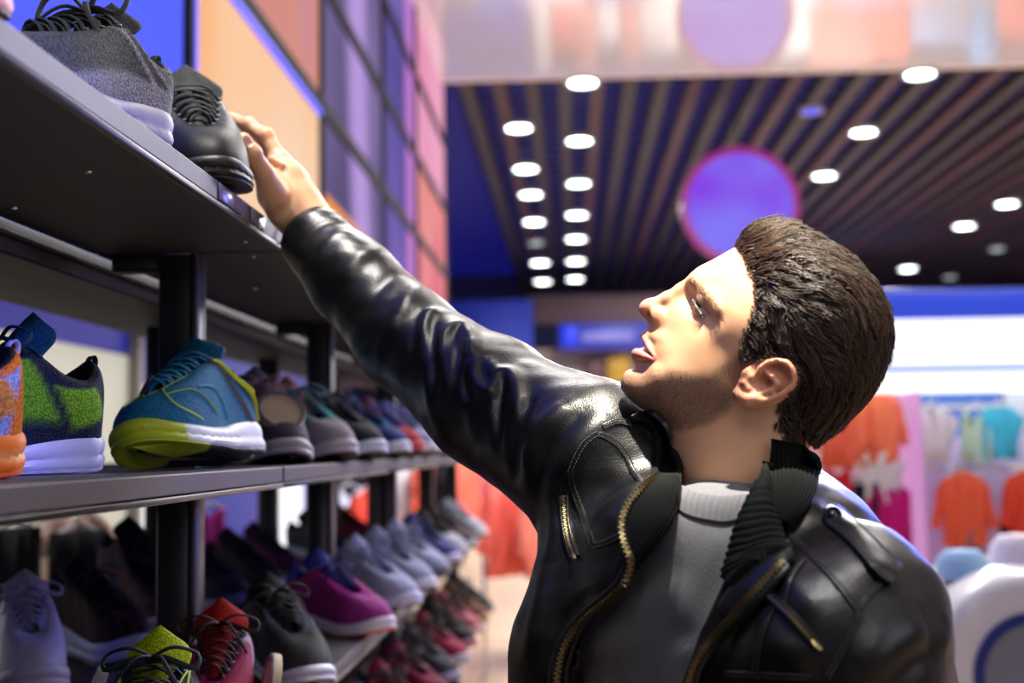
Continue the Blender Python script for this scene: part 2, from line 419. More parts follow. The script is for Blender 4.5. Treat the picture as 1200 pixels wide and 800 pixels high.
# round purple sign hung under the slats
def face(name, m, c, r, parent, th=.05): pass
Yd = 15.5
c = P(867, 241, Yd); R_ = 67/FPX*Yd
sg = empty('round_sign', tuple(c), label='round glowing violet sign with a magenta rim hanging below the slatted ceiling', cat='sign')
b = MB(); b.lathe([(0.001, -.05), (R_*.9, -.05), (R_*.93, -.03), (R_*.93, .05), (.001, .05)], 48, axis='y')
def sign_mat():
    m = bpy.data.materials.new('sign_face'); m.use_nodes = True; n = m.node_tree.nodes; l = m.node_tree.links; n.clear()
    o = n.new('ShaderNodeOutputMaterial'); e = n.new('ShaderNodeEmission'); e.inputs[1].default_value = 1.0
    tc = n.new('ShaderNodeTexCoord'); nz = n.new('ShaderNodeTexNoise'); nz.inputs['Scale'].default_value = 1.1; nz.inputs['Detail'].default_value = 1
    l.new(tc.outputs['Object'], nz.inputs['Vector'])
    cr = n.new('ShaderNodeValToRGB'); cr.color_ramp.elements[0].position = .35; cr.color_ramp.elements[1].position = .65
    cr.color_ramp.elements[0].color = (*s2l(hexc('8646E6')), 1); cr.color_ramp.elements[1].color = (*s2l(hexc('8478F6')), 1)
    l.new(nz.outputs['Fac'], cr.inputs[0]); l.new(cr.outputs[0], e.inputs[0]); l.new(e.outputs[0], o.inputs[0]); return m
b.build('sign_face', sign_mat(), sg)
b = MB(); b.lathe([(R_*.93, -.06), (R_*1.04, -.06), (R_*1.04, .06), (R_*.93, .06), (R_*.93, -.06)], 48, axis='y'); b.build('sign_rim', mat('sign_rim_magenta', '8E1470', .5, emit=1.0), sg)
b = MB(); b.tube([(0, 0, R_), (0, 0, CH-c[2])], .01, 6); b.build('suspension_rod', m_cross, sg)

# ------------------------------------------------------------------ garments
def garment(kind, col, loc, yaw=0, s=1., label='', cat='garment', group=None, col2=None, seed=0):
    """a garment hanging flat from a hanger: outline with depth and draped folds"""
    r = random.Random(seed)
    if kind == 'jacket':
        out = [(-.09, 0), (-.17, -.03), (-.25, -.12), (-.31, -.50), (-.235, -.53), (-.20, -.25), (-.20, -.68), (.20, -.68), (.20, -.25), (.235, -.53), (.31, -.50), (.25, -.12), (.17, -.03), (.09, 0), (.05, .03), (-.05, .03)]
    elif kind == 'shirt':
        out = [(-.09, 0), (-.17, -.03), (-.33, -.17), (-.28, -.27), (-.21, -.20), (-.21, -.66), (.21, -.66), (.21, -.20), (.28, -.27), (.33, -.17), (.17, -.03), (.09, 0), (.05, -.03), (-.05, -.03)]
    elif kind == 'shorts':
        out = [(-.19, 0), (-.24, -.42), (-.03, -.44), (0, -.22), (.03, -.44), (.24, -.42), (.19, 0)]
    elif kind == 'vest':
        out = [(-.10, 0), (-.14, 0), (-.13, -.15), (-.19, -.24), (-.19, -.64), (.19, -.64), (.19, -.24), (.13, -.15), (.14, 0), (.10, 0), (.06, -.09), (-.06, -.09)]
    else:
        out = [(-.16, 0), (-.20, -.50), (-.17, -.95), (-.04, -.95), (0, -.32), (.04, -.95), (.17, -.95), (.20, -.50), (.16, 0)]
    out = np.array(out)*s
    # rows of spans between the outline's left and right per height -> robust for these shapes via triangulated sheets
    bm = bmesh.new()
    pts = []
    for i in range(len(out)):
        a, b_ = out[i], out[(i+1) % len(out)]
        n = max(1, int(np.linalg.norm(b_-a)/(.05*s)))
        for k in range(n): pts.append(a+(b_-a)*k/n)
    fv = [bm.verts.new((p[0], -.03*s, p[1])) for p in pts]
    f = bm.faces.new(fv)
    bmesh.ops.triangulate(bm, faces=[f])
    bmesh.ops.subdivide_edges(bm, edges=bm.edges[:], cuts=2, use_grid_fill=True)
    g = bmesh.ops.extrude_face_region(bm, geom=bm.faces[:])
    nv = [v for v in g['geom'] if isinstance(v, bmesh.types.BMVert)]
    for v in nv: v.co.y += .06*s
    ph = r.random()*6
    for v in bm.verts:
        v.co.y += .022*s*math.sin(v.co.x/s*38+ph+2*math.sin(v.co.z/s*5))*min(1, abs(v.co.z)/(.2*s))
        v.co.x *= 1+.03*math.sin(v.co.z/s*9+ph)
    bmesh.ops.recalc_face_normals(bm, faces=bm.faces[:])
    me = bpy.data.meshes.new('cloth'); bm.to_mesh(me); bm.free()
    me.polygons.foreach_set('use_smooth', [True]*len(me.polygons))
    e = empty('hanging_'+kind, tuple(loc), (0, 0, yaw), label=label, cat=cat, group=group)
    o = bpy.data.objects.new('cloth', me); COL.objects.link(o); o.parent = e
    me.materials.append(mat('cloth_'+col, col, .85, noise=.08, bump=.2, bscale=120, spec=.2))
    if col2:
        b = MB(); b.tube([(-.10*s, -.035*s, 0), (0, -.06*s, -.05*s), (.10*s, -.035*s, 0)], .012*s, 6)
        b.build('collar', mat('cloth_'+col2, col2, .85), e)
    b = MB(); b.tube([(-.17*s, 0, -.02*s), (0, 0, .05*s), (.17*s, 0, -.02*s)], .007, 6)
    b.tube([(0, 0, .05*s), (0, 0, .11*s), (.02, 0, .135*s), (.035, 0, .11*s)], .003, 6); b.build('hanger', mat('hanger_white', 'D8D8DC', .4), e)
    return e
import bmesh

# right-hand display wall: lavender back panels, luminous canopy, clothes
YR = 6.2
def rp(px, py, Y=YR): return P(px, py, Y)
m_lum = mat('luminous_white', 'F4F6FF', .5, emit=1.15)
m_lum2 = mat('luminous_white2', 'FFFFFF', .5, emit=1.5)
m_lumb = mat('blue_fascia', '1440D8', .5, emit=.75)
m_bl = mat('blue_gap_light', '1A70D8', .5, emit=.9)
zt = lambda py, Y=YR: rp(1120, py, Y)[2]
x0 = rp(1010, 450)[0]; x1 = x0+4.6
dk = empty('display_wall', ((x0+x1)/2, YR+.6, 0), label='luminous clothing display wall with white light canopy and lavender back panels', cat='display stand')
def dpart(mb, name, m, parent=None, **k): return mb.build(name, m, parent or dk, xf=Matrix.Translation((-(x0+x1)/2, -YR-.6, 0)), **k)
YB = YR+.6; kz = YB/YR
b = MB(); b.box((x0-.35, YR, zt(430)), (x1, YR+.5, zt(373)), .01); dpart(b, 'light_canopy', m_lum)
b = MB(); b.box((x0-.35, YR-.02, zt(456)), (x1, YR+.45, zt(436)), .01); dpart(b, 'light_strip', m_lum2)
b = MB(); b.box((x0-.35, YR+.01, zt(436)), (x1, YR+.4, zt(430)), .0); dpart(b, 'blue_gap', m_bl)
zb = lambda py: P(1120, py, YB)[2]
xb = lambda px: P(px, 550, YB)[0]
m_lav = mat('lavender_panel', 'CFC4E4', .6, noise=.03)
b = MB(); b.box((xb(1058), YB, 0.05), (x1, YB+.06, zb(512)), .005); dpart(b, 'lavender_panel', m_lav)
b = MB(); b.box((xb(1062), YB+.1, zb(514)), (xb(1186), YB+.14, zb(452)), .005); dpart(b, 'blue_panel', mat('cyan_panel', '5A8CF0', .5, noise=.25, nscale=2.2, emit=.55))
b = MB(); b.box((xb(1190), YB+.1, zb(512)), (x1, YB+.14, zb(452)), .005); dpart(b, 'grey_panel', mat('pale_grey_panel', 'C4CBD8', .5))
b = MB(); b.box((x0-.5, YB+.1, .05), (xb(1050), YB+.16, zb(452)), .005); dpart(b, 'white_panel', mat('white_panel', 'D8D6DC', .5))
b = MB(); b.box((xb(1052), YR+.2, .05), (xb(1058), YB+.06, zb(452)), .003); dpart(b, 'divider', mat('pink_light_edge', 'F0A8E8', .5, emit=.6))
b = MB(); b.box((x0-.5, YR+.05, 0), (x1, YB+.1, .12), .01); dpart(b, 'base', mat('white_base', 'D8D6DC', .5))
for py, xa, xb_ in ((462, 930, 1050), (549, 1064, 1300), (562, 940, 1050), (478, 1066, 1180)):
    p0, p1 = P(xa, py, YB-.18), P(xb_, py, YB-.18)
    b = MB(); b.tube([(p0[0], YB-.18, p0[2]), (p1[0], YB-.18, p0[2])], .012, 8)
    for xx in (p0[0]+.03, p1[0]-.03): b.tube([(xx, YB-.18, p0[2]), (xx, YB+.12, p0[2])], .010, 8)
    dpart(b, 'hanging_rail', m_chrome)
G = 'clothes hanging on the luminous display wall'
def gar(kind, col, px, py, label, sc=.75, yaw=0, Y=YB-.22, cat='jacket', **k):
    garment(kind, col, P(px, py, Y), yaw, sc, label, cat, G, seed=int(px), **k)
gar('jacket', 'F26A4A', 1128, 556, 'coral orange jacket hanging on the lavender panel, nearer the man', .52)
gar('jacket', 'E8503A', 1204, 553, 'coral red jacket cut by the right border of the picture', .52, yaw=.3)
gar('pants', '9A6E78', 1132, 622, 'dusty pink trousers hanging under the coral orange jacket', .40, cat='trousers')
gar('shorts', '17161C', 1202, 604, 'black shorts hanging at the right border below the coral red jacket', .62, cat='shorts')
gar('shirt', 'D9D6E2', 1090, 478, 'white shirt hanging against the bright blue panel', .42, cat='shirt')
gar('vest', 'B9D8C8', 1142, 482, 'pale green vest hanging against the bright blue panel', .40, cat='vest')
gar('shirt', '4AC0E8', 1170, 476, 'cyan shirt hanging against the bright blue panel', .40, cat='shirt')
gar('jacket', 'F0805C', 1026, 460, 'orange jacket on the upper rail beside the blue panel', .52)
gar('jacket', 'E86A50', 985, 462, "orange red jacket on the upper rail nearest the man's hair", .55)
gar('shirt', 'D8DAD8', 1030, 528, 'white shirt hanging between the orange jackets and the magenta top', .40, cat='shirt')
gar('vest', 'D63038', 982, 548, 'bright red vest hanging behind the jacket collar', .45, cat='vest')
gar('shirt', 'C01E78', 1044, 570, 'magenta sports top hanging beside the lavender panel', .46, cat='shirt')
gar('pants', '1A1A22', 1016, 566, 'black leggings hanging beside the magenta sports top', .42, cat='leggings')
gar('shirt', 'B8206A', 1000, 590, 'dark magenta top half hidden behind the leather shoulder', .40, cat='shirt')

# white round-fronted counter with a blue ring
Yc = 3.6
cc = P(1216, 792, Yc)
ct = empty('round_counter', (cc[0]+.1, Yc+.3, 0), label='white drum-shaped counter with a blue ring around a grey porthole', cat='counter')
def cpart(mb, name, m): return mb.build(name, m, ct, xf=Matrix.Translation((-cc[0]-.1, -Yc-.3, 0)))
R1 = 118/FPX*Yc
b = MB(); b.lathe([(.001, 0), (R1-.05, 0), (R1-.02, .01), (R1, .04), (R1, .5), (R1-.03, .54), (.001, .54)], 64, (cc[0], Yc, cc[2]), axis='y'); cpart(b, 'drum', mat('white_lacquer', 'E2E2E2', .3, coat=.3))
R2 = 72/FPX*Yc
b = MB(); b.lathe([(R2-.028, -.012), (R2-.004, -.012), (R2, 0), (R2-.002, .02), (R2-.03, .02)], 64, (cc[0], Yc, cc[2]), axis='y'); cpart(b, 'blue_ring', mat('blue_ring', '102A80', .4))
b = MB(); b.lathe([(.001, -.006), (R2-.027, -.004), (R2-.027, .02)], 64, (cc[0], Yc, cc[2]), axis='y'); cpart(b, 'porthole', mat('grey_porthole', '7C8294', .3))
b = MB(); b.box((cc[0]-R1*.9, Yc+.02, 0), (cc[0]+R1*.9, Yc+.5, cc[2]-R1*.35), .02); cpart(b, 'pedestal', mat('white_lacquer', 'E2E2E2', .3))
# things standing on it
for px, py, col, lab in ((1128, 690, '9CC4E8', 'small pale blue folded cloth on the white counter edge'), (1192, 672, 'E8DCE8', 'white and pink folded cap on the white counter')):
    p = P(px, py-25, Yc+.25)
    b = MB(); b.lathe([(.001, .055), (.05, .05), (.075, .02), (.08, -.02), (.085, -.03)], 20); o = b.build('folded_cap', mat('cap_'+col, col, .8)); o.location = tuple(p); tag(o, lab, 'cap')

# ------------------------------------------------------------------ far middle: blue wall, shop front with sign, white counter
def block(name, px0, py0, px1, py1, Y, dep, m, **k):
    a, c_ = P(px0, (py0+py1)/2, Y), P(px1, (py0+py1)/2, Y); t, bo = P((px0+px1)/2, py0, Y), P((px0+px1)/2, py1, Y)
    return box(name, (a[0], Y, bo[2]), (c_[0], Y+dep, t[2]), m, bev=.01, **k)
block('wall_far_blue', 500, 352, 626, 640, 27, .3, mat('far_blue_wall', '1A30A8', .6, noise=.06, nscale=.3), kind='structure')
sf = empty('far_shop_front', (.6, 26, 0), label='distant shop front with a blue sign band, pale shelves and a low blue counter', cat='shop front')
def fpart(name, px0, py0, px1, py1, Y, dep, m):
    o = block(name, px0, py0, px1, py1, Y, dep, m, parent=sf); o.location = (-.6, -26, 0); return o
fpart('brown_soffit', 618, 345, 800, 378, 27.5, .5, mat('brown_soffit', '6A5458', .6, noise=.15, nscale=.4))
fpart('blue_sign_band', 655, 378, 800, 408, 26, .2, mat('sign_band_blue', '3038B0', .5, emit=.8))
fpart('sign_square', 660, 382, 676, 404, 25.95, .05, mat('sign_square_blue', '1030F0', .5, emit=1.0))
fpart('sign_lettering_strip', 682, 389, 742, 399, 25.95, .05, mat('sign_letter_lilac', '8C88E0', .5, emit=.8))
fpart('pale_shelf_wall', 622, 405, 1100, 455, 27, .3, mat('pale_shelf_wall', 'A8968E', .6, noise=.2, nscale=.8))
fpart('brown_case', 684, 418, 712, 448, 26.6, .3, mat('brown_case', '5A3A36', .6))
fpart('yellow_case', 712, 415, 738, 449, 26.5, .3, mat('yellow_case', 'B48A20', .6))
fpart('blue_counter', 600, 452, 800, 476, 25, .6, mat('blue_counter', '2C48A8', .5, noise=.1))
fpart('upper_blue_fascia', 800, 338, 1500, 376, 26, .3, mat('far_blue_fascia', '1838B8', .5, emit=.5))
fpart('dark_lower', 560, 476, 1500, 560, 28.2, .3, mat('far_dark', '8A7A80', .6, noise=.2, nscale=.7))
_a, _b2 = P(640, 472, 9), P(830, 472, 9)
ob = MB().box((_a[0], 9, 0), (_b2[0], 9.8, _a[2]-.03), .02).box((_a[0]-.03, 8.97, _a[2]-.03), (_b2[0]+.03, 9.83, _a[2]+.01), .01).build('white_counter', mat('white_counter_top', 'E8EAF4', .4)); tag(ob, 'long white counter behind the raised leather sleeve and chin', 'counter')
block('wall_blue_fascia', 1020, 336, 1500, 371, YR+1.2, .3, m_lumb, kind='structure')

# garment racks beyond the gondola end
def rack(px0, px1, py, Y, items, label):
    p0, p1 = P(px0, py, Y), P(px1, py, Y)
    e = empty('garment_rack', ((p0[0]+p1[0])/2, Y, 0), label=label, cat='clothes rack')
    b = MB(); z = p0[2]+.10
    b.tube([(p0[0]-.05-e.location[0], 0, z), (p1[0]+.05-e.location[0], 0, z)], .014, 8)
    b.build('rail', m_chrome, e)
    for s_, xx in ((0, p0[0]-.05), (1, p1[0]+.05)):
        b = MB(); b.tube([(xx-e.location[0], 0, 0), (xx-e.location[0], 0, z)], .014, 8); b.tube([(xx-e.location[0], -.25, .02), (xx-e.location[0], .25, .02)], .016, 8); b.build('rack_leg', m_chrome, e)
    n = len(items)
    for i, (kind, col, lab) in enumerate(items):
        px = px0+(px1-px0)*(i+.5)/n
        garment(kind, col, P(px, py, Y), 1.0+.12*math.sin(i*2.1), .95, lab, 'garment', 'clothes on racks past the shelving', seed=i+int(px0))
rack(575, 650, 560, 8.6, [('jacket', 'E86A60', 'salmon jacket on the rack below the raised sleeve, nearest the armpit'), ('jacket', 'F08878', 'pale coral jacket on the rack beside the black jacket edge')], 'chrome garment rack with coral jackets below the raised sleeve')
rack(470, 560, 538, 11, [('jacket', 'D8D4DE', 'white jacket on the rack seen through the shelf gap'), ('jacket', 'E0604A', 'orange red jacket on the rack seen through the shelf gap'), ('pants', '1C1C28', 'black trousers on the rack beside the orange red jacket'), ('jacket', 'F2705C', 'bright coral jacket at the end of the rack past the shelves')], 'chrome garment rack seen past the end of the shoe shelves')
rack(395, 450, 575, 7.5, [('shirt', 'C8D0F0', 'pale blue-white shirt glimpsed between shelf uprights'), ('jacket', 'E04838', 'red jacket glimpsed between shelf uprights')], 'low garment rack glimpsed between the shelf uprights')

# behind the gondola: lit display niche along the light-box wall
nich = empty('niche_display', (WX, 3.2, 0), label='lit cream display niche under the picture panels behind the shelving', cat='display stand')
def npart(mb, name, m): return mb.build(name, m, nich, xf=Matrix.Translation((-WX, -3.2, 0)))
m_cream = mat('lit_cream', 'DCD8C4', .6, emit=.62)
NW = -1.9
b = MB(); b.box((NW-.1, 3.9, .1), (NW, 5.42, CAMZ+.42), .01); npart(b, 'lit_panel', m_cream)
b = MB(); b.box((NW-.1, 2.0, .1), (NW, 3.85, CAMZ+.28), .01); npart(b, 'lit_panel', m_cream)
m_nblue = mat('niche_blue', '2430B8', .6, emit=.45)
b = MB(); b.box((NW-.15, 5.44, .1), (NW, 10.2, CAMZ+.8), .01); npart(b, 'blue_panel', m_nblue)
b = MB(); b.box((NW-.1, 1.5, CAMZ+.43), (NW, 5.42, CAMZ+.85), .01); npart(b, 'blue_header', m_nblue)
b = MB(); b.box((NW-.02, 5.5, .3), (NW+.02, 5.9, CAMZ+.3), .01); npart(b, 'lit_window', m_lum)
b = MB(); b.box((NW-.02, 8.2, .3), (NW+.02, 8.9, CAMZ+.34), .01); npart(b, 'lit_window', m_lum)
for yy in (3.87, 5.43): b = MB(); b.box((NW-.05, yy-.03, .0), (NW+.05, yy+.03, CAMZ+.6), .005); npart(b, 'niche_post', mat('greige', '8C8A7C', .6))
b = MB(); b.box((NW-.1, 1.5, 0), (NW+.40, 10.2, .10), .01); npart(b, 'niche_base', mat('greige', '8C8A7C', .6))
for i, (px, py, Y, kind, col, lab) in enumerate([
    (18, 618, 3.1, 'pants', '14141A', 'black trousers hanging in the lit niche, far left'),
    (92, 622, 3.3, 'shorts', '1A1B20', 'black shorts hanging in the lit niche left of the upright post'),
    (90, 600, 3.4, 'shirt', 'D9B8A8', 'pale peach top hanging above the black shorts in the niche'),
    (45, 600, 3.5, 'vest', 'ECE8D8', 'cream vest hanging in the lit niche between the black garments'),
    (246, 596, 4.2, 'vest', 'D040A8', 'bright pink vest hanging behind the upright post')]):
    garment(kind, col, P(px, py, Y), 1.1, .42, lab, 'garment', 'clothes in the lit niche', seed=40+i)
# shop floor stands reflected and seen far off
cols = ['E8675A', 'F0EDE8', '5AA0D8', 'E89A8A', 'D8D4E8', 'F07A60', 'F4F0EC', '3C58B8', 'F4F0EC', 'B0C8D0', 'E87858', 'F4F4F4', 'ECA090', '90A8D0']
rk = random.Random(31)
for ri, (yy, hh, lab) in enumerate(((27.4, 1.55, 'long low counter of coral, white and blue goods at the far end of the floor'), (25.4, .7, 'second-farthest low counter with mixed pastel goods on the shop floor'),
        (23.6, .8, 'low counter with mixed goods in the middle of the far floor'), (21.8, .7, 'nearest of the low goods counters on the far floor'))):
    e = empty('goods_counter', (5, yy, 0), label=lab, cat='display counter')
    x = -1.8 if ri else -.7
    while x < 10.3:
        w = .35+rk.random()*1.0; c_ = cols[rk.randrange(len(cols))]; h_ = hh*(.6+.5*rk.random())
        b = MB(); b.box((x-5, -.35, 0), (x+w-5, .35, h_), .03); b.build('goods_stack', mat('stand_'+c_, c_, .6, noise=.1), e); x += w+(.02 if ri == 0 else .5*rk.random())

# ------------------------------------------------------------------ lights
HEADP = Vector(P(880, 390, 1.15))
spot('ceiling_spot_key', (HEADP.x+.22, HEADP.y-.42, 4.4), Vector(P(850, 330, 1.17)), 2500, 7.6, 1.0, .05, (1, .91, .76))
spot('ceiling_spot_arm', (-.45, 1.15, 4.4), P(312, 190, 1.55), 720, 15, .9, .10, (1, .95, .88))
spot('blue_shelf_spot', (.7, -.2, 2.7), (-.37, .80, 1.80), 200, 14, .7, .05, (.12, .14, 1.))  # added blue spot without a fixture, tints the shelf's front face
_q = Vector(P(985, 665, .95)); spot('chest_highlight_spot', (_q.x-.35, _q.y-.35, 4.2), _q, 260, 9, 1., .10, (1, .97, .92))  # added spot for the chest highlight, no fixture
area('front_softbox', (-.2, -.9, 3.6), (0, 1.2, 1.4), 1.0, 16, (1, .98, .95))  # added overhead softbox in front of the man, no fixture
area('blue_back_light', (1.3, 3.2, 2.0), (.35, 1.1, 1.45), .5, 17, (.15, .2, 1.))
area('shelf_fill', (.9, .2, 1.9), (-.5, 1.7, 1.3), .9, 4.5, (.82, .86, 1))
for i, (x, y, p) in enumerate(((2.5, 5, 150), (2, 10, 500), (5, 16, 900), (1, 21, 900), (-.3, 6, 160), (6, 26, 900))):
    area('shop_panel', (x, y, CH-.25), (x, y, 0), 1.6, p, (1, .98, .97))
W = bpy.data.worlds.new('world'); SC.world = W; W.use_nodes = True
W.node_tree.nodes['Background'].inputs[0].default_value = (.5, .52, .62, 1); W.node_tree.nodes['Background'].inputs[1].default_value = .2
SC.view_settings.view_transform = 'Standard'; SC.view_settings.look = 'None'; SC.view_settings.exposure = 0; SC.view_settings.gamma = 1
SC.cycles.use_denoising = True
SC.cycles.max_bounces = 6; SC.cycles.diffuse_bounces = 3; SC.cycles.glossy_bounces = 3; SC.cycles.transmission_bounces = 3
SC.cycles.sample_clamp_indirect = 4
# ================================================================== shoes
# local frame: +x heel to toe, y sideways, z up, origin at the middle of the sole on the ground
SOLE = np.array([(.290, .004), (.280, .026), (.252, .043), (.212, .050), (.165, .046), (.115, .037), (.065, .034), (.028, .031), (.006, .017),
                 (.000, .000), (.006, -.017), (.028, -.031), (.065, -.033), (.115, -.031), (.165, -.035), (.212, -.044), (.252, -.040), (.280, -.024)])
TOPL = np.array([(.196, .002, .070), (.193, .010, .072), (.180, .016, .079), (.160, .020, .088), (.136, .024, .100), (.106, .031, .109), (.068, .033, .090), (.036, .029, .086), (.014, .016, .098),
                 (.008, .000, .106), (.014, -.016, .098), (.036, -.029, .086), (.068, -.033, .090), (.106, -.031, .109), (.136, -.022, .100), (.160, -.018, .088), (.180, -.013, .079), (.193, -.007, .072)])
N18 = 18
def loop(ctrl, u):
    """closed Catmull-Rom at parameters u (0..18)"""
    p = np.asarray(ctrl, float); i = np.floor(u).astype(int); f = (u-i)[..., None]
    g = lambda k: p[k % N18]
    p0, p1, p2, p3 = g(i-1), g(i), g(i+1), g(i+2)
    return .5*((2*p1)+(-p0+p2)*f+(2*p0-5*p1+4*p2-p3)*f*f+(-p0+3*p1-3*p2+p3)*f**3)
def textile(name, scale, dark, rough=.72, bump=.5, spec=.18):
    if name in MATS: return MATS[name]
    m = vmat(name, rough, bump, scale, kind='vor', spec=spec)
    nt = m.node_tree; n = nt.nodes; l = nt.links; b = n['Principled BSDF']
    vo = [x for x in n if x.type == 'TEX_VORONOI'][0]; vm = [x for x in n if x.type == 'VECT_MATH'][0]
    mr = n.new('ShaderNodeMapRange'); mr.inputs[1].default_value = .25; mr.inputs[2].default_value = .62; mr.inputs[3].default_value = 1.12; mr.inputs[4].default_value = dark
    l.new(vo.outputs['Distance'], mr.inputs[0])
    v2 = n.new('ShaderNodeVectorMath'); v2.operation = 'SCALE'; l.new(vm.outputs[0], v2.inputs[0]); l.new(mr.outputs[0], v2.inputs['Scale']); l.new(v2.outputs[0], b.inputs['Base Color'])
    return m
class Last:
    def __init__(s, L=.285, W=1., H=1., thick=1., spring=.014, hi=0., lowtop=0.):
        s.k = L/.29; s.W = W; s.H = H; s.t = thick; s.sp = spring; s.hi = hi
    def zs(s, x):                       # sole underside height (toe and heel spring)
        x = x/s.k
        return s.sp*np.clip((x-.19)/.10, 0, 1)**2 + .006*np.clip((.03-x)/.03, 0, 1)**2
    def zt(s, x):                       # top of the sole
        x = x/s.k
        return s.zs(x*s.k) + s.t*(.020+.014*(1-sm(.03, .20, x))) + .004*sm(.25, .29, x)
    def S(s, u, v, off=0.):
        """upper surface: u around the outline from the toe, v from sole to top line"""
        u = np.asarray(u, float) % N18; v = np.asarray(v, float); u, v = np.broadcast_arrays(u, v)
        B = loop(SOLE, u)*np.array([s.k, s.W]); T = loop(TOPL, u)*np.array([s.k, s.W, s.H])
        Bc = B*np.array([.975, .93])+np.array([.003, 0])
        toe = np.minimum(u, N18-u); toew = 1-sm(1.5, 4.5, toe)
        hv = 1-np.cos(v*math.pi/2); hv = hv*(1-.35*toew)+.35*toew*v**1.15
        zv = np.sin(v*math.pi/2)**(.80)
        zb = s.zt(Bc[..., 0])-.003
        tz = T[..., 2]+s.hi*sm(3.5, 5.5, toe)+(s.t-1)*.02
        bul = .005*np.sin(v*math.pi)*(1-toew)
        xy = Bc+(T[..., :2]-Bc)*hv[..., None]
        sgn = np.sign(B[..., 1])
        z = zb+(tz-zb)*zv
        p = np.stack([xy[..., 0], xy[..., 1]+sgn*bul*np.minimum(1, np.abs(B[..., 1])/.02), z], -1)
        if np.ndim(off) or off:
            e = 1e-3
            a = s.S(u+e*5, v)-s.S(u-e*5, v); b_ = s.S(u, np.clip(v+e, 0, 1))-s.S(u, np.clip(v-e, 0, 1))
            n = np.cross(a, b_); n /= np.linalg.norm(n, axis=-1)[..., None]+1e-12
            c0 = np.array([.14*s.k, 0, .03]); flip = np.sign(((p-c0)*n).sum(-1)); n *= flip[..., None]
            p = p+n*np.asarray(off)[..., None] if np.ndim(off) else p+n*off
        return p
def shoe(name, label, group=None, L=.285, base='2080B0', accent=None, accent2=None, sole='E8E8EC', outsole='1A1A1C', tongue=None, lace='202020', lining='18181C', toecap=None, heel=None,
         style=0, detail=1., thick=1., hi=0., W=1., H=1., lacew=1., piping=None, knit=None, soleband=None, tagcol=None, cat='running shoe', outtoe=None, loops=False, bow=True, tw=1.):
    la = Last(L, W, H, thick, hi=hi)
    root = empty(name, label=label, cat=cat, group=group)
    nu, nv = int(150*detail), int(34*detail)
    u = np.linspace(0, N18, nu, endpoint=False); v = np.linspace(0, 1, nv)
    U, V = np.meshgrid(u, v, indexing='ij')
    toe = np.minimum(U, N18-U)
    cb = np.array(s2l(hexc(base))); col = np.tile(cb, U.shape+(1,)); off = np.zeros(U.shape)
    def paint(mask, c, h=.0012):
        nonlocal col, off
        m = np.clip(mask, 0, 1)[..., None]
        col = col*(1-m)+np.array(s2l(hexc(c)))*m; off = np.maximum(off, h*m[..., 0]) if h else off
    e = .06
    inside = lambda poly, w=.12: sm(w, -w, poly_sd(toe, V*3, np.array(poly)*np.array([1, 3])))
    if knit: paint(((np.sin(U*30)*np.sin(V*70+U*3)) > .1)*.8, knit, 0)
    if toecap: paint(sm(3.0, 2.7, toe+1.3*V), toecap)
    if heel: paint(sm(7.0, 7.25, toe-1.2*V+1.2*(V > .7)), heel)
    if style in (1, 2):       # saddle overlays: eyestay and side cage
        paint(sm(.80, .83, V)*sm(.8, 1.2, toe)*sm(5.3, 5.0, toe), accent or base)
    if style == 1 and accent2:
        for k0 in (3.0, 4.6):
            paint(sm(.18, .10, np.abs(toe-(k0+1.3*(1-V)))), accent2)
    if style == 2 and accent2:
        paint(sm(.30, .22, np.abs(toe-(6.6-2.4*V))), accent2); paint(sm(.20, .12, np.abs(toe-(7.6-2.6*V))), accent2)
    if style == 3 and accent2:  # two tone blocks
        paint(inside([(3.2, .15), (5.8, .15), (4.8, .75), (3.9, .80)]), accent2); paint(inside([(6.2, .1), (7.6, .2), (7.0, .7), (5.6, .5)]), accent or base)
    if style == 4 and accent2:  # plaid
        paint((np.sin(U*8) > .6)*.9, accent2, 0); paint((np.sin(V*26) > .6)*.9, accent or base, 0)
    if style == 5:
        paint(inside([(2.4, .0), (9.2, .0), (9.2, .18), (6.5, .28), (4.0, .16)]), accent or base)
        if accent2: paint(sm(.16, .10, np.abs(toe-(4.2+2.8*(1-V)**1.2)))*sm(.15, .2, V), accent2); paint(sm(.16, .10, np.abs(toe-(5.0+3.0*(1-V)**1.2)))*sm(.15, .2, V), accent2)
    Sf = la.S(U, V, off)
    um = textile('shoe_textile', 420, .55) if style != 9 else vmat('shoe_leather', .5, .15, 400, spec=.2)
    b = MB(); b.grid(Sf, closeu=True, col=col)
    Tl = Sf[:, -1]
    # collar roll: from the top line over and down inside
    dirs = Tl[:, :2]-np.array([.10*la.k, 0]); 
    cen = np.array([.10*la.k, 0])
    G = [Tl]
    for a, (inn, dz) in enumerate(((.0015, .0018), (.004, .0022), (.0065, .0002), (.008, -.006), (.0085, -.02), (.0085, -.045))):
        q = Tl.copy(); nn = Sf[:, -1]-Sf[:, -2]
        d = np.stack([q[:, 0]-np.clip(q[:, 0], .035*la.k, .165*la.k), q[:, 1]], 1); nd = np.linalg.norm(d, axis=1)[:, None]+1e-9
        q[:, :2] -= d/nd*np.minimum(inn, nd*.75); q[:, 2] += dz
        q[:, 2] = np.maximum(q[:, 2], la.zt(q[:, 0])+.004)
        G.append(q)
    lc = np.array(s2l(hexc(lining)))
    b.build('upper', um, root)
    b = MB(); b.grid(np.array(G).transpose(1, 0, 2), closeu=True, col=lc); b.build('lining', textile('shoe_textile', 420, .55), root)
    # insole
    q = np.array(G[-1]); b = MB(); cpt = q.mean(0); b.add(np.vstack([q, cpt[None]]), [(i, (i+1) % len(q), len(q)) for i in range(len(q))], col=lc); b.build('insole', textile('shoe_textile', 420, .55), root)
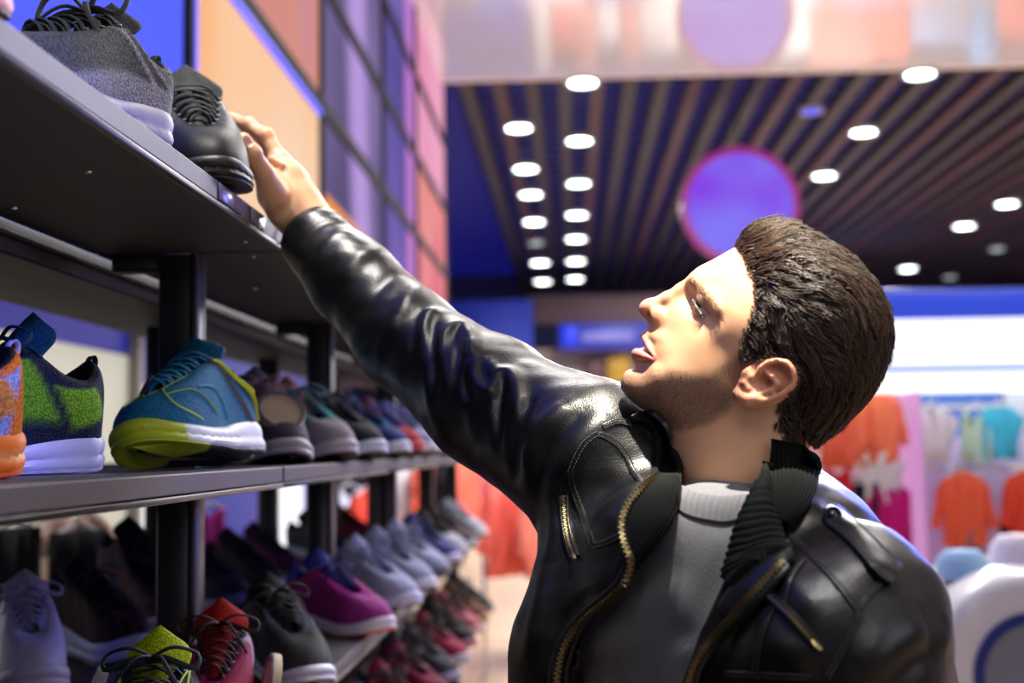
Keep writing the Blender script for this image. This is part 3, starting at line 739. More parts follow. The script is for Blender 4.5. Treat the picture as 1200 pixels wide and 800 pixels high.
    # sole: midsole wall with two flares, and outsole
    ns = int(120*detail); us = np.linspace(0, N18, ns, endpoint=False); B = loop(SOLE, us)*np.array([la.k, la.W])
    c0 = np.array([.14*la.k, 0]); 
    def ring(scale, zf):
        xy = c0+(B-c0)*(1+scale/np.maximum(np.linalg.norm(B-c0, axis=1), .03))[:, None]
        return np.column_stack([xy, zf])
    zb, zt_ = la.zs(B[:, 0]), la.zt(B[:, 0])
    th = zt_-zb
    prof = [(-.004, .10), (.0005, .16), (.0025, .30), (.0008, .42), (-.0005, .50), (.0012, .58), (.0022, .74), (.0006, .90), (-.003, 1.02), (-.008, 1.03)]
    G = np.array([ring(a, zb+th*f+(.0012*np.sin(us*14) if .4 < f < .8 else 0)) for a, f in prof]).transpose(1, 0, 2)
    cs = np.tile(np.array(s2l(hexc(sole))), G.shape[:2]+(1,))
    if soleband: cs[:, 3:6] = s2l(hexc(soleband))
    if outtoe:
        tm = np.minimum(us, N18-us) < 2.3; cs[tm] = s2l(hexc(outtoe))
    mid = MB(); mid.grid(G, closeu=True, col=cs)
    mo = mid.build('midsole', vmat('shoe_foam', .45, .05, 200), root)
    prof = [(-.030, -.0), (-.012, 0), (-.004, .0), (.0002, .05), (.0004, .12), (-.002, .16)]
    G = np.array([ring(a, zb+th*f) for a, f in prof])
    G = np.concatenate([np.array([np.column_stack([c0+(B-c0)*.0, zb*0+.001])]), G]).transpose(1, 0, 2)
    # the bottom centre row follows the spring
    G[:, 0, 0] = B[:, 0]; G[:, 0, 1] = B[:, 1]*.1; G[:, 0, 2] = zb
    co = np.tile(np.array(s2l(hexc(outsole))), G.shape[:2]+(1,))
    if outtoe:
        tm = B[:, 0] > .205*la.k; co[tm] = s2l(hexc(outtoe))
    b = MB(); b.grid(G, closeu=True, col=co); b.build('outsole', vmat('shoe_rubber', .5, .3, 150, kind='vor'), root)
    # tongue
    tc = tongue or base
    tt = 1-(1-np.linspace(0, 1, int(22*detail)+6))**1.35; ww = np.linspace(-1, 1, 9)
    TT, WW = np.meshgrid(tt, ww, indexing='ij')
    cx = np.interp(tt, [0, .5, .8, 1], [.190, .125, .098, .082])*la.k
    cz = np.interp(tt, [0, .5, .8, 1], [.070, .104, .132, .150])*la.H+hi+(thick-1)*.02
    hw = np.interp(tt, [0, .3, .6, .8, 1], [.012, .022, .029, .033, .034])*W*tw*np.sqrt(np.clip(1-(np.clip(tt-.78, 0, 1)/.222)**2, .02, 1))
    Xt = cx[:, None]-.010*WW**2*1.; Zt = cz[:, None]-.010*WW**2+.0014*np.cos(WW*22)
    Yt = hw[:, None]*WW
    top = np.stack([Xt, Yt, Zt], -1); n_ = np.array([.55, 0, .83])
    low = top-np.array([.010, 0, .005])*np.minimum(1, (1.02-tt)*6)[:, None, None]*(1-.6*WW**4)[..., None]; 
    ring_ = np.concatenate([top, low[:, ::-1]], 1)
    tcol = np.tile(np.array(s2l(hexc(tc))), ring_.shape[:2]+(1,))
    if knit and style != 6: tcol[::2, ::2] = s2l(hexc(knit))
    b = MB(); b.grid(ring_, closev=True, col=tcol)
    n0 = (len(tt)-1)*18; b.f.append(tuple(n0+i for i in range(18))); b.m.append(0)
    b.build('tongue', textile('shoe_textile', 420, .55), root)
    # laces
    b = MB(); r = .0026*lacew
    us_ = [1.3, 2.0, 2.7, 3.4, 4.1, 4.75]
    seg = 6 if detail < .7 else 8
    eye = MB()
    for i, uu in enumerate(us_):
        for sgn in (1, -1):
            ua = uu if sgn > 0 else N18-uu
            ub = (N18-(uu+.45)) if sgn > 0 else uu+.45
            pa = la.S(ua, .93, .002); pb = la.S(ub, .93, .002)
            m1 = (pa+pb)/2+np.array([.003, 0, .011+.002*sgn])
            b.tube(resample([pa-np.array([0, 0, .002]), pa*.7+m1*.3+np.array([0, 0, .004]), m1, pb*.7+m1*.3+np.array([0, 0, .004]), pb-np.array([0, 0, .002])], 9), r, seg, flat=.45)
            if detail > .8: eye.lathe([(.0012, .0006), (.0026, .0012), (.0032, .0)], 10, la.S(ua, .93, .0012))
    pa = la.S(us_[-1], .95, .002); pb = la.S(N18-us_[-1], .95, .002); kn = (pa+pb)/2+np.array([.004, 0, .014])
    b.tube(resample([pa, (pa+kn)/2+np.array([0, 0, .006]), kn], 7), r, seg, flat=.5); b.tube(resample([pb, (pb+kn)/2+np.array([0, 0, .006]), kn], 7), r, seg, flat=.5)
    if detail > .5 and bow:
        for sgn in (1, -1):
            lp = [kn, kn+np.array([.005, sgn*.022, .010 if not loops else .022]), kn+np.array([.002, sgn*.046, .002 if not loops else .016]), kn+np.array([.012, sgn*.044, -.010]), kn+np.array([.010, sgn*.018, -.001]), kn]
            b.tube(resample(lp, 22), r*.9, seg, flat=.6)
            en = [kn, kn+np.array([.018, sgn*.012, .002]), kn+np.array([.032, sgn*.026, -.014]), kn+np.array([.030, sgn*.036, -.032])]
            b.tube(resample(en, 12), r*.8, seg, flat=.6)
    b.build('laces', mat('lace_'+lace, lace, .7, noise=.15, nscale=600), root)
    if detail > .8: eye.build('eyelets', mat('eyelet_metal', '9A9CA0', .3, .8), root)
    if piping:
        for nm, cc, rr, paths in piping:
            b = MB()
            for path in paths:
                pth = np.array(path, float); q = catmull(pth, 14*len(pth))
                for mir in ((1, -1) if nm != 'piping_side' else (1,)):
                    uu = q[:, 0] if mir > 0 else N18-q[:, 0]
                    b.tube(la.S(uu, q[:, 1], .0016), rr, 6, flat=.6)
            b.build('piping', mat('piping_'+cc, cc, .5), root)
    # pull tab at the heel
    hp = la.S(9, .95, .001)
    b = MB(); b.tube(resample([hp+np.array([0, 0, -.012]), hp+np.array([-.004, 0, 0]), hp+np.array([-.002, 0, .007]), hp+np.array([.004, 0, .004]), hp+np.array([.006, 0, -.006])], 12), .0045, 8, flat=.3, up=(1, 0, 0)); b.build('heel_tab', mat('lace_'+lace, lace, .7), root)
    root['_L'] = L
    return root
def place(root, x, y, z, ang, roll=0., pitch=0., L=.285):
    """put a shoe so that the middle of its sole is at x, y, its toe pointing at ang degrees from +X, resting at height z"""
    R = Matrix.Rotation(math.radians(ang), 4, 'Z') @ Matrix.Rotation(math.radians(roll), 4, 'X') @ Matrix.Rotation(math.radians(-pitch), 4, 'Y')
    T0 = Matrix.Translation((-L/2, 0, 0))
    # lowest point of the sole outline decides the lift
    la = Last(L); u = np.linspace(0, 18, 60); B = loop(SOLE, u)*la.k; zz = [(R @ T0 @ Vector((b[0], b[1], float(la.zs(b[0]))))).z for b in B]
    M_ = Matrix.Translation((x, y, z-min(zz)+.0003)) @ R @ T0
    root.matrix_world = M_
    del root['_L']
    return root
Z0, Z1, Z2, Z3 = [q[1] for q in LEVZ]
# ------------------------------------------------------------------ the shoes on display
def tagdisc(root, at, r, m, ring, rot=(0, 1.2, 0)):
    b = MB(); b.lathe([(.001, .004), (r*.8, .004), (r*.82, .0055), (r*.98, .005), (r, 0), (r*.98, -.005), (.001, -.006)], 28)
    o = b.build('round_tag', m, root); o.location = at; o.rotation_euler = rot
    b = MB(); b.lathe([(r*.84, .0052), (r*.86, .007), (r*.93, .007), (r*.95, .0052)], 28); b.build('tag_ring', ring, o)
    return o
m_tag = mat('tag_beige', 'B09A88', .5); m_tagr = mat('tag_ring_blue', '3A4A78', .4); m_tagg = mat('tag_grey', '8C8A90', .45)
# the blue hero shoe on the eye-level shelf
s = shoe('running_shoe', bow=False, tw=1.22, label='sharp teal blue running shoe with lime toe sole and yellow stripes, middle shelf', base='0F7AAE', accent='0C6FA6', accent2='0A141C', style=2,
         sole='DCE4F0', outsole='141416', outtoe='C4D62A', lace='1676A4', tongue='0E6C9C', lining='0C1418', thick=1.15, H=1.04, soleband='F2F6FC', lacew=1.7,
         piping=[('piping_pattern', 'B4E44C', .0011, [[(.15, .72), (1.2, .74), (1.7, .42), (2.2, .20), (3.2, .06)], [(1.1, .74), (2.0, .80), (3.0, .82)], [(1.7, .42), (3.0, .40), (4.2, .10)]]),
                 ('piping_pattern', 'E4F01E', .0030, [[(5.1, .92), (5.8, .80), (6.8, .62), (7.6, .40), (8.0, .08)], [(4.8, .80), (5.6, .70), (6.6, .50), (7.3, .25), (7.5, .04)]]),
                 ('piping_pattern', '7ED8F0', .0012, [[(3.4, .42), (4.2, .36), (4.8, .20), (5.0, .05)]])])
b = MB(); b.box((-.001, -.016, 0), (.001, .016, .09), .0005); o = b.build('swing_tag', mat('tag_card', 'B8B8C8', .4), s); o.location = (.175, -.060, .036); o.rotation_euler = (-.62, -.25, .45)
b = MB(); b.tube(resample([(-.002, -.017, 0), (-.002, -.018, .045), (-.002, -.017, .091), (-.002, 0, .092), (-.002, .017, .091)], 20), .0022, 6); b.build('tag_edge', mat('tag_edge_black', '16161E', .4), o)
place(s, -.442, 1.50, Z1, -103, roll=17, pitch=1)
# lime tread grooves are part of the outsole relief: thin dark channels
LOSPEC = []
def put(level, x, y, ang, label, group='sports shoes on the shelves', detail=.7, roll=0, pitch=0, tagd=None, name='running_shoe', cat='running shoe', **k):
    s = shoe(name, label, group=group, detail=detail, cat=cat, **k)
    if tagd: tagdisc(s, tagd[0], tagd[1], m_tag if tagd[2] else m_tagg, m_tagr, tagd[3] if len(tagd) > 3 else (0, 1.2, 0))
    return place(s, x, y, level, ang, roll, pitch)
put(Z0, -.440, 1.075, -107, 'grey knitted running shoe with pale violet sole and dark cord laces on the top shelf', detail=1, base='62665E', accent='A4A6B4', accent2='B4B6C4', style=5, heel='7478B0', lace='3C4438', sole='A8A8C8', outsole='8888B0', tongue='4C504A', loops=True, lacew=1.3, lining='3A3C3C', L=.265, H=.86)
put(Z0, -.43, .70, -107, 'bright orange running shoe cut by the left border on the top shelf', base='F08030', sole='F0A080', lace='F0E0D0')
HELD = put(Z0, -.436, 1.47, -68, 'black low running shoe on the top shelf that the man grips with his hand', detail=1.2, name='black_running_shoe', style=9, base='0F1012', accent='0C0D0F', toecap='121316', lace='101012', sole='141418', outsole='101016', tongue='2C302E', knit='3E4044', lining='101012', roll=4, pitch=-9, W=1.05, bow=False, tw=1.2, L=.30, H=1.06)
put(Z1, -.545, .93, -128, 'blurred white and orange running shoe at the left end of the middle shelf', base='A9BEE0', accent='F5A040', accent2='FF8A1E', style=3, heel='FF8A1E', sole='FF7A10', outsole='E85810', lace='D8E0F0', soleband='FFA040')
put(Z1, -.555, 1.17, -118, 'dark navy running shoe with lime green patches and a white heel on the middle shelf', base='16223C', accent='8CD02C', accent2='7CC424', style=3, heel='20284C', sole='D4D8F4', outsole='B8BCE0', tongue='145068', lace='12303C', H=1.05)
put(Z1, -.46, 1.90, -62, 'grey and red shoe carrying a round beige tag just behind the teal shoe', base='4A4458', accent='B03048', accent2='C8304C', style=1, sole='A8A4B4', lace='705868', tagd=((.235, .0, .075), .036, True, (0, .9, 0)))
put(Z1, -.455, 2.16, -50, 'turquoise shoe with a broad pale grey toe on the middle shelf', base='2A9AA4', accent='2AA8B0', accent2='1C707C', style=1, toecap='A09AA8', sole='B4AEBC', lace='1C6068', tongue='A8384C', outsole='1A1A20')
put(Z1, -.445, 2.40, -48, 'charcoal shoe with a white sole on the middle shelf beyond the turquoise one', base='2A2A38', accent='20202C', accent2='3A3A60', style=1, sole='C8CCE8', lace='181820')
put(Z1, -.45, 2.76, -46, 'navy shoe with cyan and yellow side on the middle shelf', base='24408C', accent='2CA0D8', accent2='D8C040', style=2, sole='D8DCF0', lace='1C2C60')
put(Z1, -.45, 3.02, -46, 'red and blue running shoe on the middle shelf', base='C02838', accent='2840B0', accent2='E0405C', style=2, sole='C83048', lace='2838A0')
put(Z1, -.45, 3.32, -44, 'white running shoe on the middle shelf past the red and blue one', base='B0B4DC', sole='E8ECF8', lace='8088B8', outsole='303040')
put(Z1, -.45, 3.80, -44, 'pale violet running shoe on the middle shelf near the leather sleeve', base='8C90C8', sole='C8CCF0', lace='6068A0')
put(Z1, -.45, 4.20, -44, 'lilac and navy shoe on the middle shelf partly behind the leather sleeve', base='5A60A8', sole='B8BCE0', lace='303878')
put(Z1, -.45, 4.65, -44, 'farthest shoe, dusty blue, on the middle shelf', base='6870A8', sole='C0C4E0', lace='404880')
# lower shelf, front row
put(Z2, -.425, 1.27, -84, 'black running shoe with neon yellow tongue and piping at the bottom edge of the picture', detail=1, base='18202E', accent='18202E', accent2='506838', style=1, tongue='C8E010', lace='1C2430', lining='182038', sole='B8C828', outsole='18181C', lacew=1.3, toecap='C0D818',
    tagd=((.10, -.062, .085), .030, False, (1.2, .3, 0)), piping=[('piping_pattern', 'C8E830', .0012, [[(1.2, .80), (2.2, .84), (3.6, .84), (4.8, .86)], [(1.4, .60), (2.6, .58), (4.2, .66), (5.2, .9)]])])
put(Z2, -.425, 1.52, -80, 'magenta running shoe with bright red tongue carrying a round brown tag', detail=.9, base='B01C5C', accent='8C2450', accent2='D8D0E0', style=2, tongue='D02018', lace='380C14', sole='A83070', outsole='601838', lining='50102C', tagd=((.165, .066, .06), .034, True, (1.4, 0, .2)))
put(Z2, -.43, 1.88, -58, 'dark grey running shoe with a thin white sole on the lower shelf', base='34363C', accent='6A7088', accent2='50587C', style=1, tongue='202024', lace='141418', sole='C8CCE4', lining='141418', toecap='3C3E40')
put(Z2, -.435, 2.36, -42, 'violet and hot pink running shoe with a thick white sole on the lower shelf', detail=.8, base='B42894', accent='E838A0', accent2='E83088', style=2, tongue='2A2A90', lining='20206C', lace='28287C', sole='E4DCEC', outsole='E05030', toecap='B83CA0', heel='4030A8')
put(Z2, -.43, 2.74, -44, 'pale blue-white running shoe on the lower shelf right of the violet and pink one', base='C0C6EC', sole='D4D8F4', lace='8890B8', outsole='8888A8')
put(Z2, -.43, 3.04, -44, 'light grey running shoe with a mesh toe on the lower shelf', base='B4BADC', sole='DCE0F4', lace='707898', accent2='8C90B4', style=1)
put(Z2, -.43, 3.36, -44, 'white running shoe with dark sole edge on the lower shelf', base='C4C8EC', sole='6C7088', outsole='303038', lace='A0A4C8')
put(Z2, -.43, 3.70, -44, 'violet and teal running shoe on the lower shelf', base='6058A8', accent='2080A0', accent2='7868C0', style=1, sole='D8DCF8', lace='303070')
put(Z2, -.43, 3.95, -44, 'dark shoe with white toe cap on the lower shelf', base='2C2430', toecap='D8D8EC', sole='C8C8E0')
put(Z2, -.43, 4.24, -44, 'plum and black shoe on the lower shelf towards its far end', base='503048', accent2='B02858', style=1, sole='B8B8CC')
put(Z2, -.43, 4.80, -44, 'white low shoe last on the lower shelf', base='D8DCF0', sole='E8ECFC', lace='C0C4E0')
# lower shelf, rear row
put(Z2, -.79, 1.84, -62, 'white leather trainer in the back row at the left border', name='high_top_shoe', cat='trainer', base='D0CCEC', sole='D0CCF0', style=9, lace='B8B4DC', thick=1.5, lining='484870')
put(Z2, -.77, 2.06, -40, 'black low shoe on a thick pale blue sole in the back row', name='high_top_shoe', cat='trainer', base='20182C', accent='402028', accent2='5C2C30', style=4, sole='B0B8F0', soleband='C8D4FC', thick=1.7, lace='10101C')
put(Z2, -.80, 2.38, -40, 'navy and red plaid high shoe in the back row beside the upright post', name='high_top_shoe', cat='trainer', base='161838', accent='701C38', accent2='1C3C70', style=4, hi=.05, sole='8088D0', thick=1.6, lace='10101C')
for y, bc, sc_, lab in ((2.75, '2A2A4C', '6C74C0', 'dark blue shoe in the back row behind the red tongued shoe'), (3.05, '241C30', '5860A0', 'black shoe in the back row beyond the dark blue one'), (3.3, '602858', '8068A8', 'purple shoe in the back row behind the violet and pink one'), (3.95, '343850', '9094B8', 'slate shoe in the back row'), (4.5, '8C2050', 'A0A0C0', 'crimson shoe near the far end of the back row')):
    put(Z2, -.79, y, -40, lab, base=bc, sole=sc_, detail=.6)
# bottom shelf
for y, bc, sc_, lab in ((2.75, '1E6E7C', '2A8C98', 'teal shoe on the bottom shelf at the lower picture edge'), (3.05, 'A01850', 'C86088', 'raspberry shoe on the bottom shelf'), (3.35, '8C1C4C', 'D890A8', 'dark raspberry shoe on the bottom shelf next to a grey one'), (3.65, '4C4858', 'A8A4C4', 'grey and violet shoe on the bottom shelf'),
        (3.95, 'A82854', 'C8C0D8', 'pink red shoe on the bottom shelf'), (4.25, '28242C', 'B8748C', 'black shoe with dusty pink sole on the bottom shelf'), (4.55, 'C86C80', 'E0B0B8', 'salmon pink shoe on the bottom shelf'), (4.85, '7C4C38', 'B89070', 'brown shoe on the bottom shelf'), (5.12, '2C2830', '705868', 'black shoe last on the bottom shelf')):
    put(Z3, -.43, y, -44, lab, base=bc, sole=sc_, detail=.6, accent2='D8A0B8', style=1)
for y, bc, sc_, lab in ((3.1, '3A2838', '6C6080', 'plum shoe in the back row of the bottom shelf'), (3.6, '6C2044', '907090', 'wine red shoe in the back row of the bottom shelf'), (4.1, '303450', '8088A8', 'slate blue shoe in the back row of the bottom shelf')):
    put(Z3, -.80, y, -40, lab, base=bc, sole=sc_, detail=.6)
# ================================================================== implicit surfaces
def snets(F, org, h):
    """naive surface nets on a float array F (negative inside) -> verts, quads"""
    F = F.astype(np.float32); nx, ny, nz = F.shape
    S = F < 0
    c = np.zeros((nx-1, ny-1, nz-1), np.uint8)
    for i in (0, 1):
        for j in (0, 1):
            for k in (0, 1):
                c += S[i:nx-1+i, j:ny-1+j, k:nz-1+k]
    act = np.argwhere((c > 0) & (c < 8))
    idx = -np.ones((nx-1, ny-1, nz-1), np.int32); idx[act[:, 0], act[:, 1], act[:, 2]] = np.arange(len(act))
    acc = np.zeros((len(act), 3)); cnt = np.zeros(len(act))
    crn = [(i, j, k) for i in (0, 1) for j in (0, 1) for k in (0, 1)]
    vals = {q: F[act[:, 0]+q[0], act[:, 1]+q[1], act[:, 2]+q[2]] for q in crn}
    for a in crn:
        for ax in range(3):
            if a[ax]: continue
            b_ = list(a); b_[ax] = 1; b_ = tuple(b_)
            fa, fb = vals[a], vals[b_]; m = (fa < 0) != (fb < 0)
            t = np.where(m, fa/np.where(m, fa-fb, 1), 0)
            p = np.array(a, float)[None]+np.zeros((len(act), 3)); p[:, ax] += t
            acc += p*m[:, None]; cnt += m
    V = (act+acc/cnt[:, None])*h+np.asarray(org)
    faces = []
    for ax in range(3):
        s0 = [slice(None)]*3; s1 = [slice(None)]*3; s0[ax] = slice(0, -1); s1[ax] = slice(1, None)
        A, B = S[tuple(s0)], S[tuple(s1)]
        e = np.argwhere(A != B); o1, o2 = [(1, 2), (2, 0), (0, 1)][ax]
        ok = (e[:, o1] > 0) & (e[:, o2] > 0) & (e[:, o1] < F.shape[o1]-1) & (e[:, o2] < F.shape[o2]-1)
        e = e[ok]; inside_first = A[e[:, 0], e[:, 1], e[:, 2]]
        def g(d1, d2):
            q = e.copy(); q[:, o1] -= d1; q[:, o2] -= d2; return idx[q[:, 0], q[:, 1], q[:, 2]]
        Q = np.stack([g(1, 1), g(0, 1), g(0, 0), g(1, 0)], 1)
        Q[~inside_first] = Q[~inside_first][:, ::-1]
        faces.append(Q)
    Fc = np.concatenate(faces); Fc = Fc[(Fc >= 0).all(1)]
    return V, Fc
def smin(a, b, k):
    h = np.clip(.5+.5*(b-a)/k, 0, 1); return b*(1-h)+a*h-k*h*(1-h)
def smax(a, b, k): return -smin(-a, -b, k)
def cone(Pn, a, b, ra, rb):
    """rounded cone distance; Pn is a tuple of coordinate arrays"""
    a = np.asarray(a, float); b = np.asarray(b, float); ab = b-a; L2 = ab @ ab
    x, y, z = Pn[0]-a[0], Pn[1]-a[1], Pn[2]-a[2]
    t = np.clip((x*ab[0]+y*ab[1]+z*ab[2])/L2, 0, 1)
    return np.sqrt((x-t*ab[0])**2+(y-t*ab[1])**2+(z-t*ab[2])**2)-(ra+(rb-ra)*t)
def chain(Pn, pts, rs, k=0.):
    d = None
    for i in range(len(pts)-1):
        e = cone(Pn, pts[i], pts[i+1], rs[i], rs[i+1]); d = e if d is None else (smin(d, e, k) if k else np.minimum(d, e))
    return d
def ell(Pn, c, r, R=None):
    x, y, z = Pn[0]-c[0], Pn[1]-c[1], Pn[2]-c[2]
    if R is not None: x, y, z = (R[0][0]*x+R[0][1]*y+R[0][2]*z), (R[1][0]*x+R[1][1]*y+R[1][2]*z), (R[2][0]*x+R[2][1]*y+R[2][2]*z)
    q = np.sqrt((x/r[0])**2+(y/r[1])**2+(z/r[2])**2); q2 = np.sqrt((x/r[0]**2)**2+(y/r[1]**2)**2+(z/r[2]**2)**2)
    return q*(q-1)/np.maximum(q2, 1e-6)
def fieldgrid(lo, hi, h):
    ax = [np.arange(lo[i], hi[i]+h, h, dtype=np.float32) for i in range(3)]
    return np.meshgrid(*ax, indexing='ij')
def tps(ctrl, vals, lam=0.):
    """thin-plate spline through (x, y) -> value; returns an evaluator"""
    X = np.asarray(ctrl, float); n = len(X)
    d2 = ((X[:, None]-X[None])**2).sum(-1); Kk = np.where(d2 > 0, d2*np.log(d2+1e-30), 0)*.5+lam*np.eye(n)
    A = np.zeros((n+3, n+3)); A[:n, :n] = Kk; A[:n, n] = 1; A[:n, n+1:] = X; A[n, :n] = 1; A[n+1:, :n] = X.T
    w = np.linalg.solve(A, np.r_[np.asarray(vals, float), 0, 0, 0])
    def ev(x, y):
        out = w[n]+w[n+1]*x+w[n+2]*y
        for i in range(n):
            r2 = (x-X[i, 0])**2+(y-X[i, 1])**2; out = out+w[i]*.5*r2*np.log(r2+1e-12)
        return out
    return ev

# ================================================================== head: profile frame
HD = 1.17                                                    # distance of the head's median plane
hr = ray(890, 400); HO = CO+hr/hr[1]*HD                      # origin of the head frame
en = -hr/np.linalg.norm(hr); 
es = CR-(CR@en)*en; es /= np.linalg.norm(es)
et = np.cross(en, es); et = et if et @ CU > 0 else -et
HDd = np.linalg.norm(HO-CO)
def h2w(s, t, n): return HO+np.multiply.outer(s, es)+np.multiply.outer(t, et)+np.multiply.outer(n, en)
def px2h(px, py, n=0.):
    """head-frame coordinates (s, t) of the point at height n over the median plane that is seen at a pixel"""
    d = ray(px, py); w = HO+en*n
    q = CO+d*(((w-CO) @ en)/(d @ en))-HO
    return np.array([q @ es, q @ et])
def H(lst, n=0.): return np.array([px2h(x, y, n) for x, y in lst])

prof = [(862, 289), (848, 297), (834, 305), (823.5, 310), (816, 314.5), (810.5, 320), (805.5, 327), (798, 333), (790, 343), (784, 352), (776, 362), (767, 374), (762.5, 379),
        (759.5, 383), (754.5, 388), (752, 391.5), (753, 396), (756.5, 400), (757, 403.5), (754, 406), (749, 408.5), (743, 411), (740.5, 416), (742, 421.5), (744.5, 427), (742.5, 431.5), (736.5, 433),
        (731, 438), (728, 446), (728.5, 455), (733.5, 463), (742.5, 471.5), (753, 479), (765, 487), (776, 496), (783, 512), (788, 535), (795, 562), (803, 590), (812, 640), (830, 690),
        (880, 700), (935, 690), (950, 640), (948, 590), (946, 550), (950, 520), (965, 497), (988, 476), (1010, 452), (1027, 422), (1033, 388), (1024, 350), (1003, 320), (975, 298), (945, 283), (910, 274), (882, 277)]
W2 = [  # interior control: px, py, half width in metres
    # cranium
    (960, 370, .077), (920, 340, .068), (1000, 370, .066), (990, 420, .064), (940, 420, .078), (900, 380, .074), (900, 310, .045), (945, 310, .055), (985, 335, .060), (1015, 390, .050), (1000, 450, .045),
    (868, 312, .036), (880, 345, .062), (852, 318, .034), (838, 325, .033), (860, 345, .055), (870, 375, .069), 
    # orbit, cheek
    (822, 327, .026), (816, 335, .0185), (828, 341, .031), (838, 356, .0475), (843, 370, .055), (822, 349, .0235), (816, 352, .0175), (826, 360, .0305), (832, 370, .042), (808, 345, .0105),
    (838, 385, .0555), (825, 383, .0435), (812, 372, .031), (800, 366, .0215), (806, 385, .034), (790, 376, .0205), (795, 392, .0300), (782, 388, .0195), (820, 400, .0475), (845, 405, .0605), (868, 405, .0695),
    # mouth, jaw
    (772, 386, .0135), (768, 396, .0175), (775, 404, .0225), (766, 410, .0185), (762, 418, .0165), (766, 421, .0205), (772, 424, .0255), (784, 410, .0305), (757, 396, .0085), (762, 402, .0125), (750, 415, .0115), (756, 423, .0135), (752, 431, .0125),
    (745, 442, .0170), (740, 455, .0170), (755, 445, .0235), (750, 462, .0210), (768, 440, .0315), (765, 470, .0255), (785, 430, .0385), (785, 455, .0400), (784, 484, .0330), (805, 425, .0455), (808, 455, .0490), (805, 484, .0430),
    (830, 430, .0570), (832, 460, .0575), (830, 490, .0510), (855, 440, .0650), (855, 465, .0640), (852, 484, .0570), (878, 450, .0685), (878, 480, .0610), (905, 470, .0640), (910, 440, .0720),
    # neck
    (815, 510, .0440), (845, 510, .0540), (880, 510, .0585), (920, 510, .0540), (940, 490, .0480), (825, 550, .0480), (870, 550, .0590), (915, 550, .0540), (870, 600, .0600), (840, 600, .053), (910, 600, .053), (880, 650, .062), (965, 450, .066)]
op = H(prof)
# sample the outline and build w^2 as a thin plate spline, zero on the outline
ctrl = [tuple(p) for p in op]; vals = [0.]*len(op)
for a, b_, w in W2:
    ctrl.append(tuple(px2h(a, b_, w))); vals.append(w*w)
ctrl = np.array(ctrl); ev = tps(ctrl*10, np.array(vals)*100, .0)
hx = .0013
lo = np.array([-.150, -.20, -.095]); hi = np.array([.130, .115, .095])
gx = np.arange(lo[0], hi[0], hx); gy = np.arange(lo[1], hi[1], hx)
GX, GY = np.meshgrid(gx, gy, indexing='ij')
Wf = ev(GX*10, GY*10)/100
sd2 = poly_sd(GX, GY, resample(op, 400, True))
Wf = np.where(sd2 < 0, np.maximum(Wf, np.minimum(-sd2*.006, 1e-4)), np.minimum(Wf, -sd2*.01))   # keep the traced outline
gW = np.hypot(*np.gradient(Wf, hx))
HG = fieldgrid(lo, hi, hx)
n3 = HG[2]
nx_, ny_ = HG[0].shape[:2]
W3 = Wf[:nx_, :ny_, None].astype(np.float32) if Wf.shape[0] >= nx_ else None
if Wf.shape[0] < nx_ or Wf.shape[1] < ny_:
    pad = np.pad(Wf, ((0, max(0, nx_-Wf.shape[0])), (0, max(0, ny_-Wf.shape[1]))), mode='edge'); gpad = np.pad(gW, ((0, max(0, nx_-gW.shape[0])), (0, max(0, ny_-gW.shape[1]))), mode='edge')
    W3 = pad[:nx_, :ny_, None].astype(np.float32); g3 = gpad[:nx_, :ny_, None].astype(np.float32)
else: g3 = gW[:nx_, :ny_, None].astype(np.float32)
HFd = -(W3-n3*n3)/np.sqrt(g3**2+4*n3*n3+1e-5)
an = np.abs(n3)
PA = (HG[0], HG[1], an)                                          # mirrored coordinates: features on both sides
def hp3(px, py, n): a = px2h(px, py, n); return np.array([a[0], a[1], n])
def G3(q): return (HG[0][q], HG[1][q], n3[q])
def PG(q): return (HG[0][q], HG[1][q], an[q])
_c = [0, 0]
def win(cx0, cx1, m=.03):
    a = np.array(cx0); i0, i1 = [int(np.clip((v-lo[0])/hx, 0, nx_)) for v in (min(cx0[0], cx1[0])-m, max(cx0[0], cx1[0])+m)]
    j0, j1 = [int(np.clip((v-lo[1])/hx, 0, ny_)) for v in (min(cx0[1], cx1[1])-m, max(cx0[1], cx1[1])+m)]
    return (slice(i0, i1), slice(j0, j1), slice(None))
FACEW = win(px2h(735, 310), px2h(850, 435), .02); EARW = win(px2h(860, 420, .08), px2h(935, 475, .08), .012)
CW = FACEW
def LU(fn, k): HFd[CW] = smin(HFd[CW], fn(CW), k)
def LC(fn, k): HFd[CW] = smax(HFd[CW], -fn(CW), k)
# nose: ridge, tip, wings
LU(lambda q: chain(G3(q), [hp3(809, 332, 0), hp3(797, 341, 0), hp3(782, 349.5, 0), hp3(765, 358.5, 0)], [.0042, .0050, .0058, .0070], .004), .007)
LU(lambda q: ell(G3(q), hp3(758.5, 361.5, 0), (.0078, .0078, .0080)), .006)
LU(lambda q: ell(PG(q), hp3(772, 373.5, .0092), (.0074, .0098, .0050), ((.95, .3, 0), (-.3, .95, 0), (0, 0, 1))), .006)
LU(lambda q: cone(G3(q), hp3(758, 366, 0), hp3(766, 378, 0), .0035, .0045), .004)
LC(lambda q: ell(PG(q), hp3(761.5, 372.5, .0062), (.0060, .0032, .0032), ((.6, -.8, 0), (.8, .6, 0), (0, 0, 1))), .002)
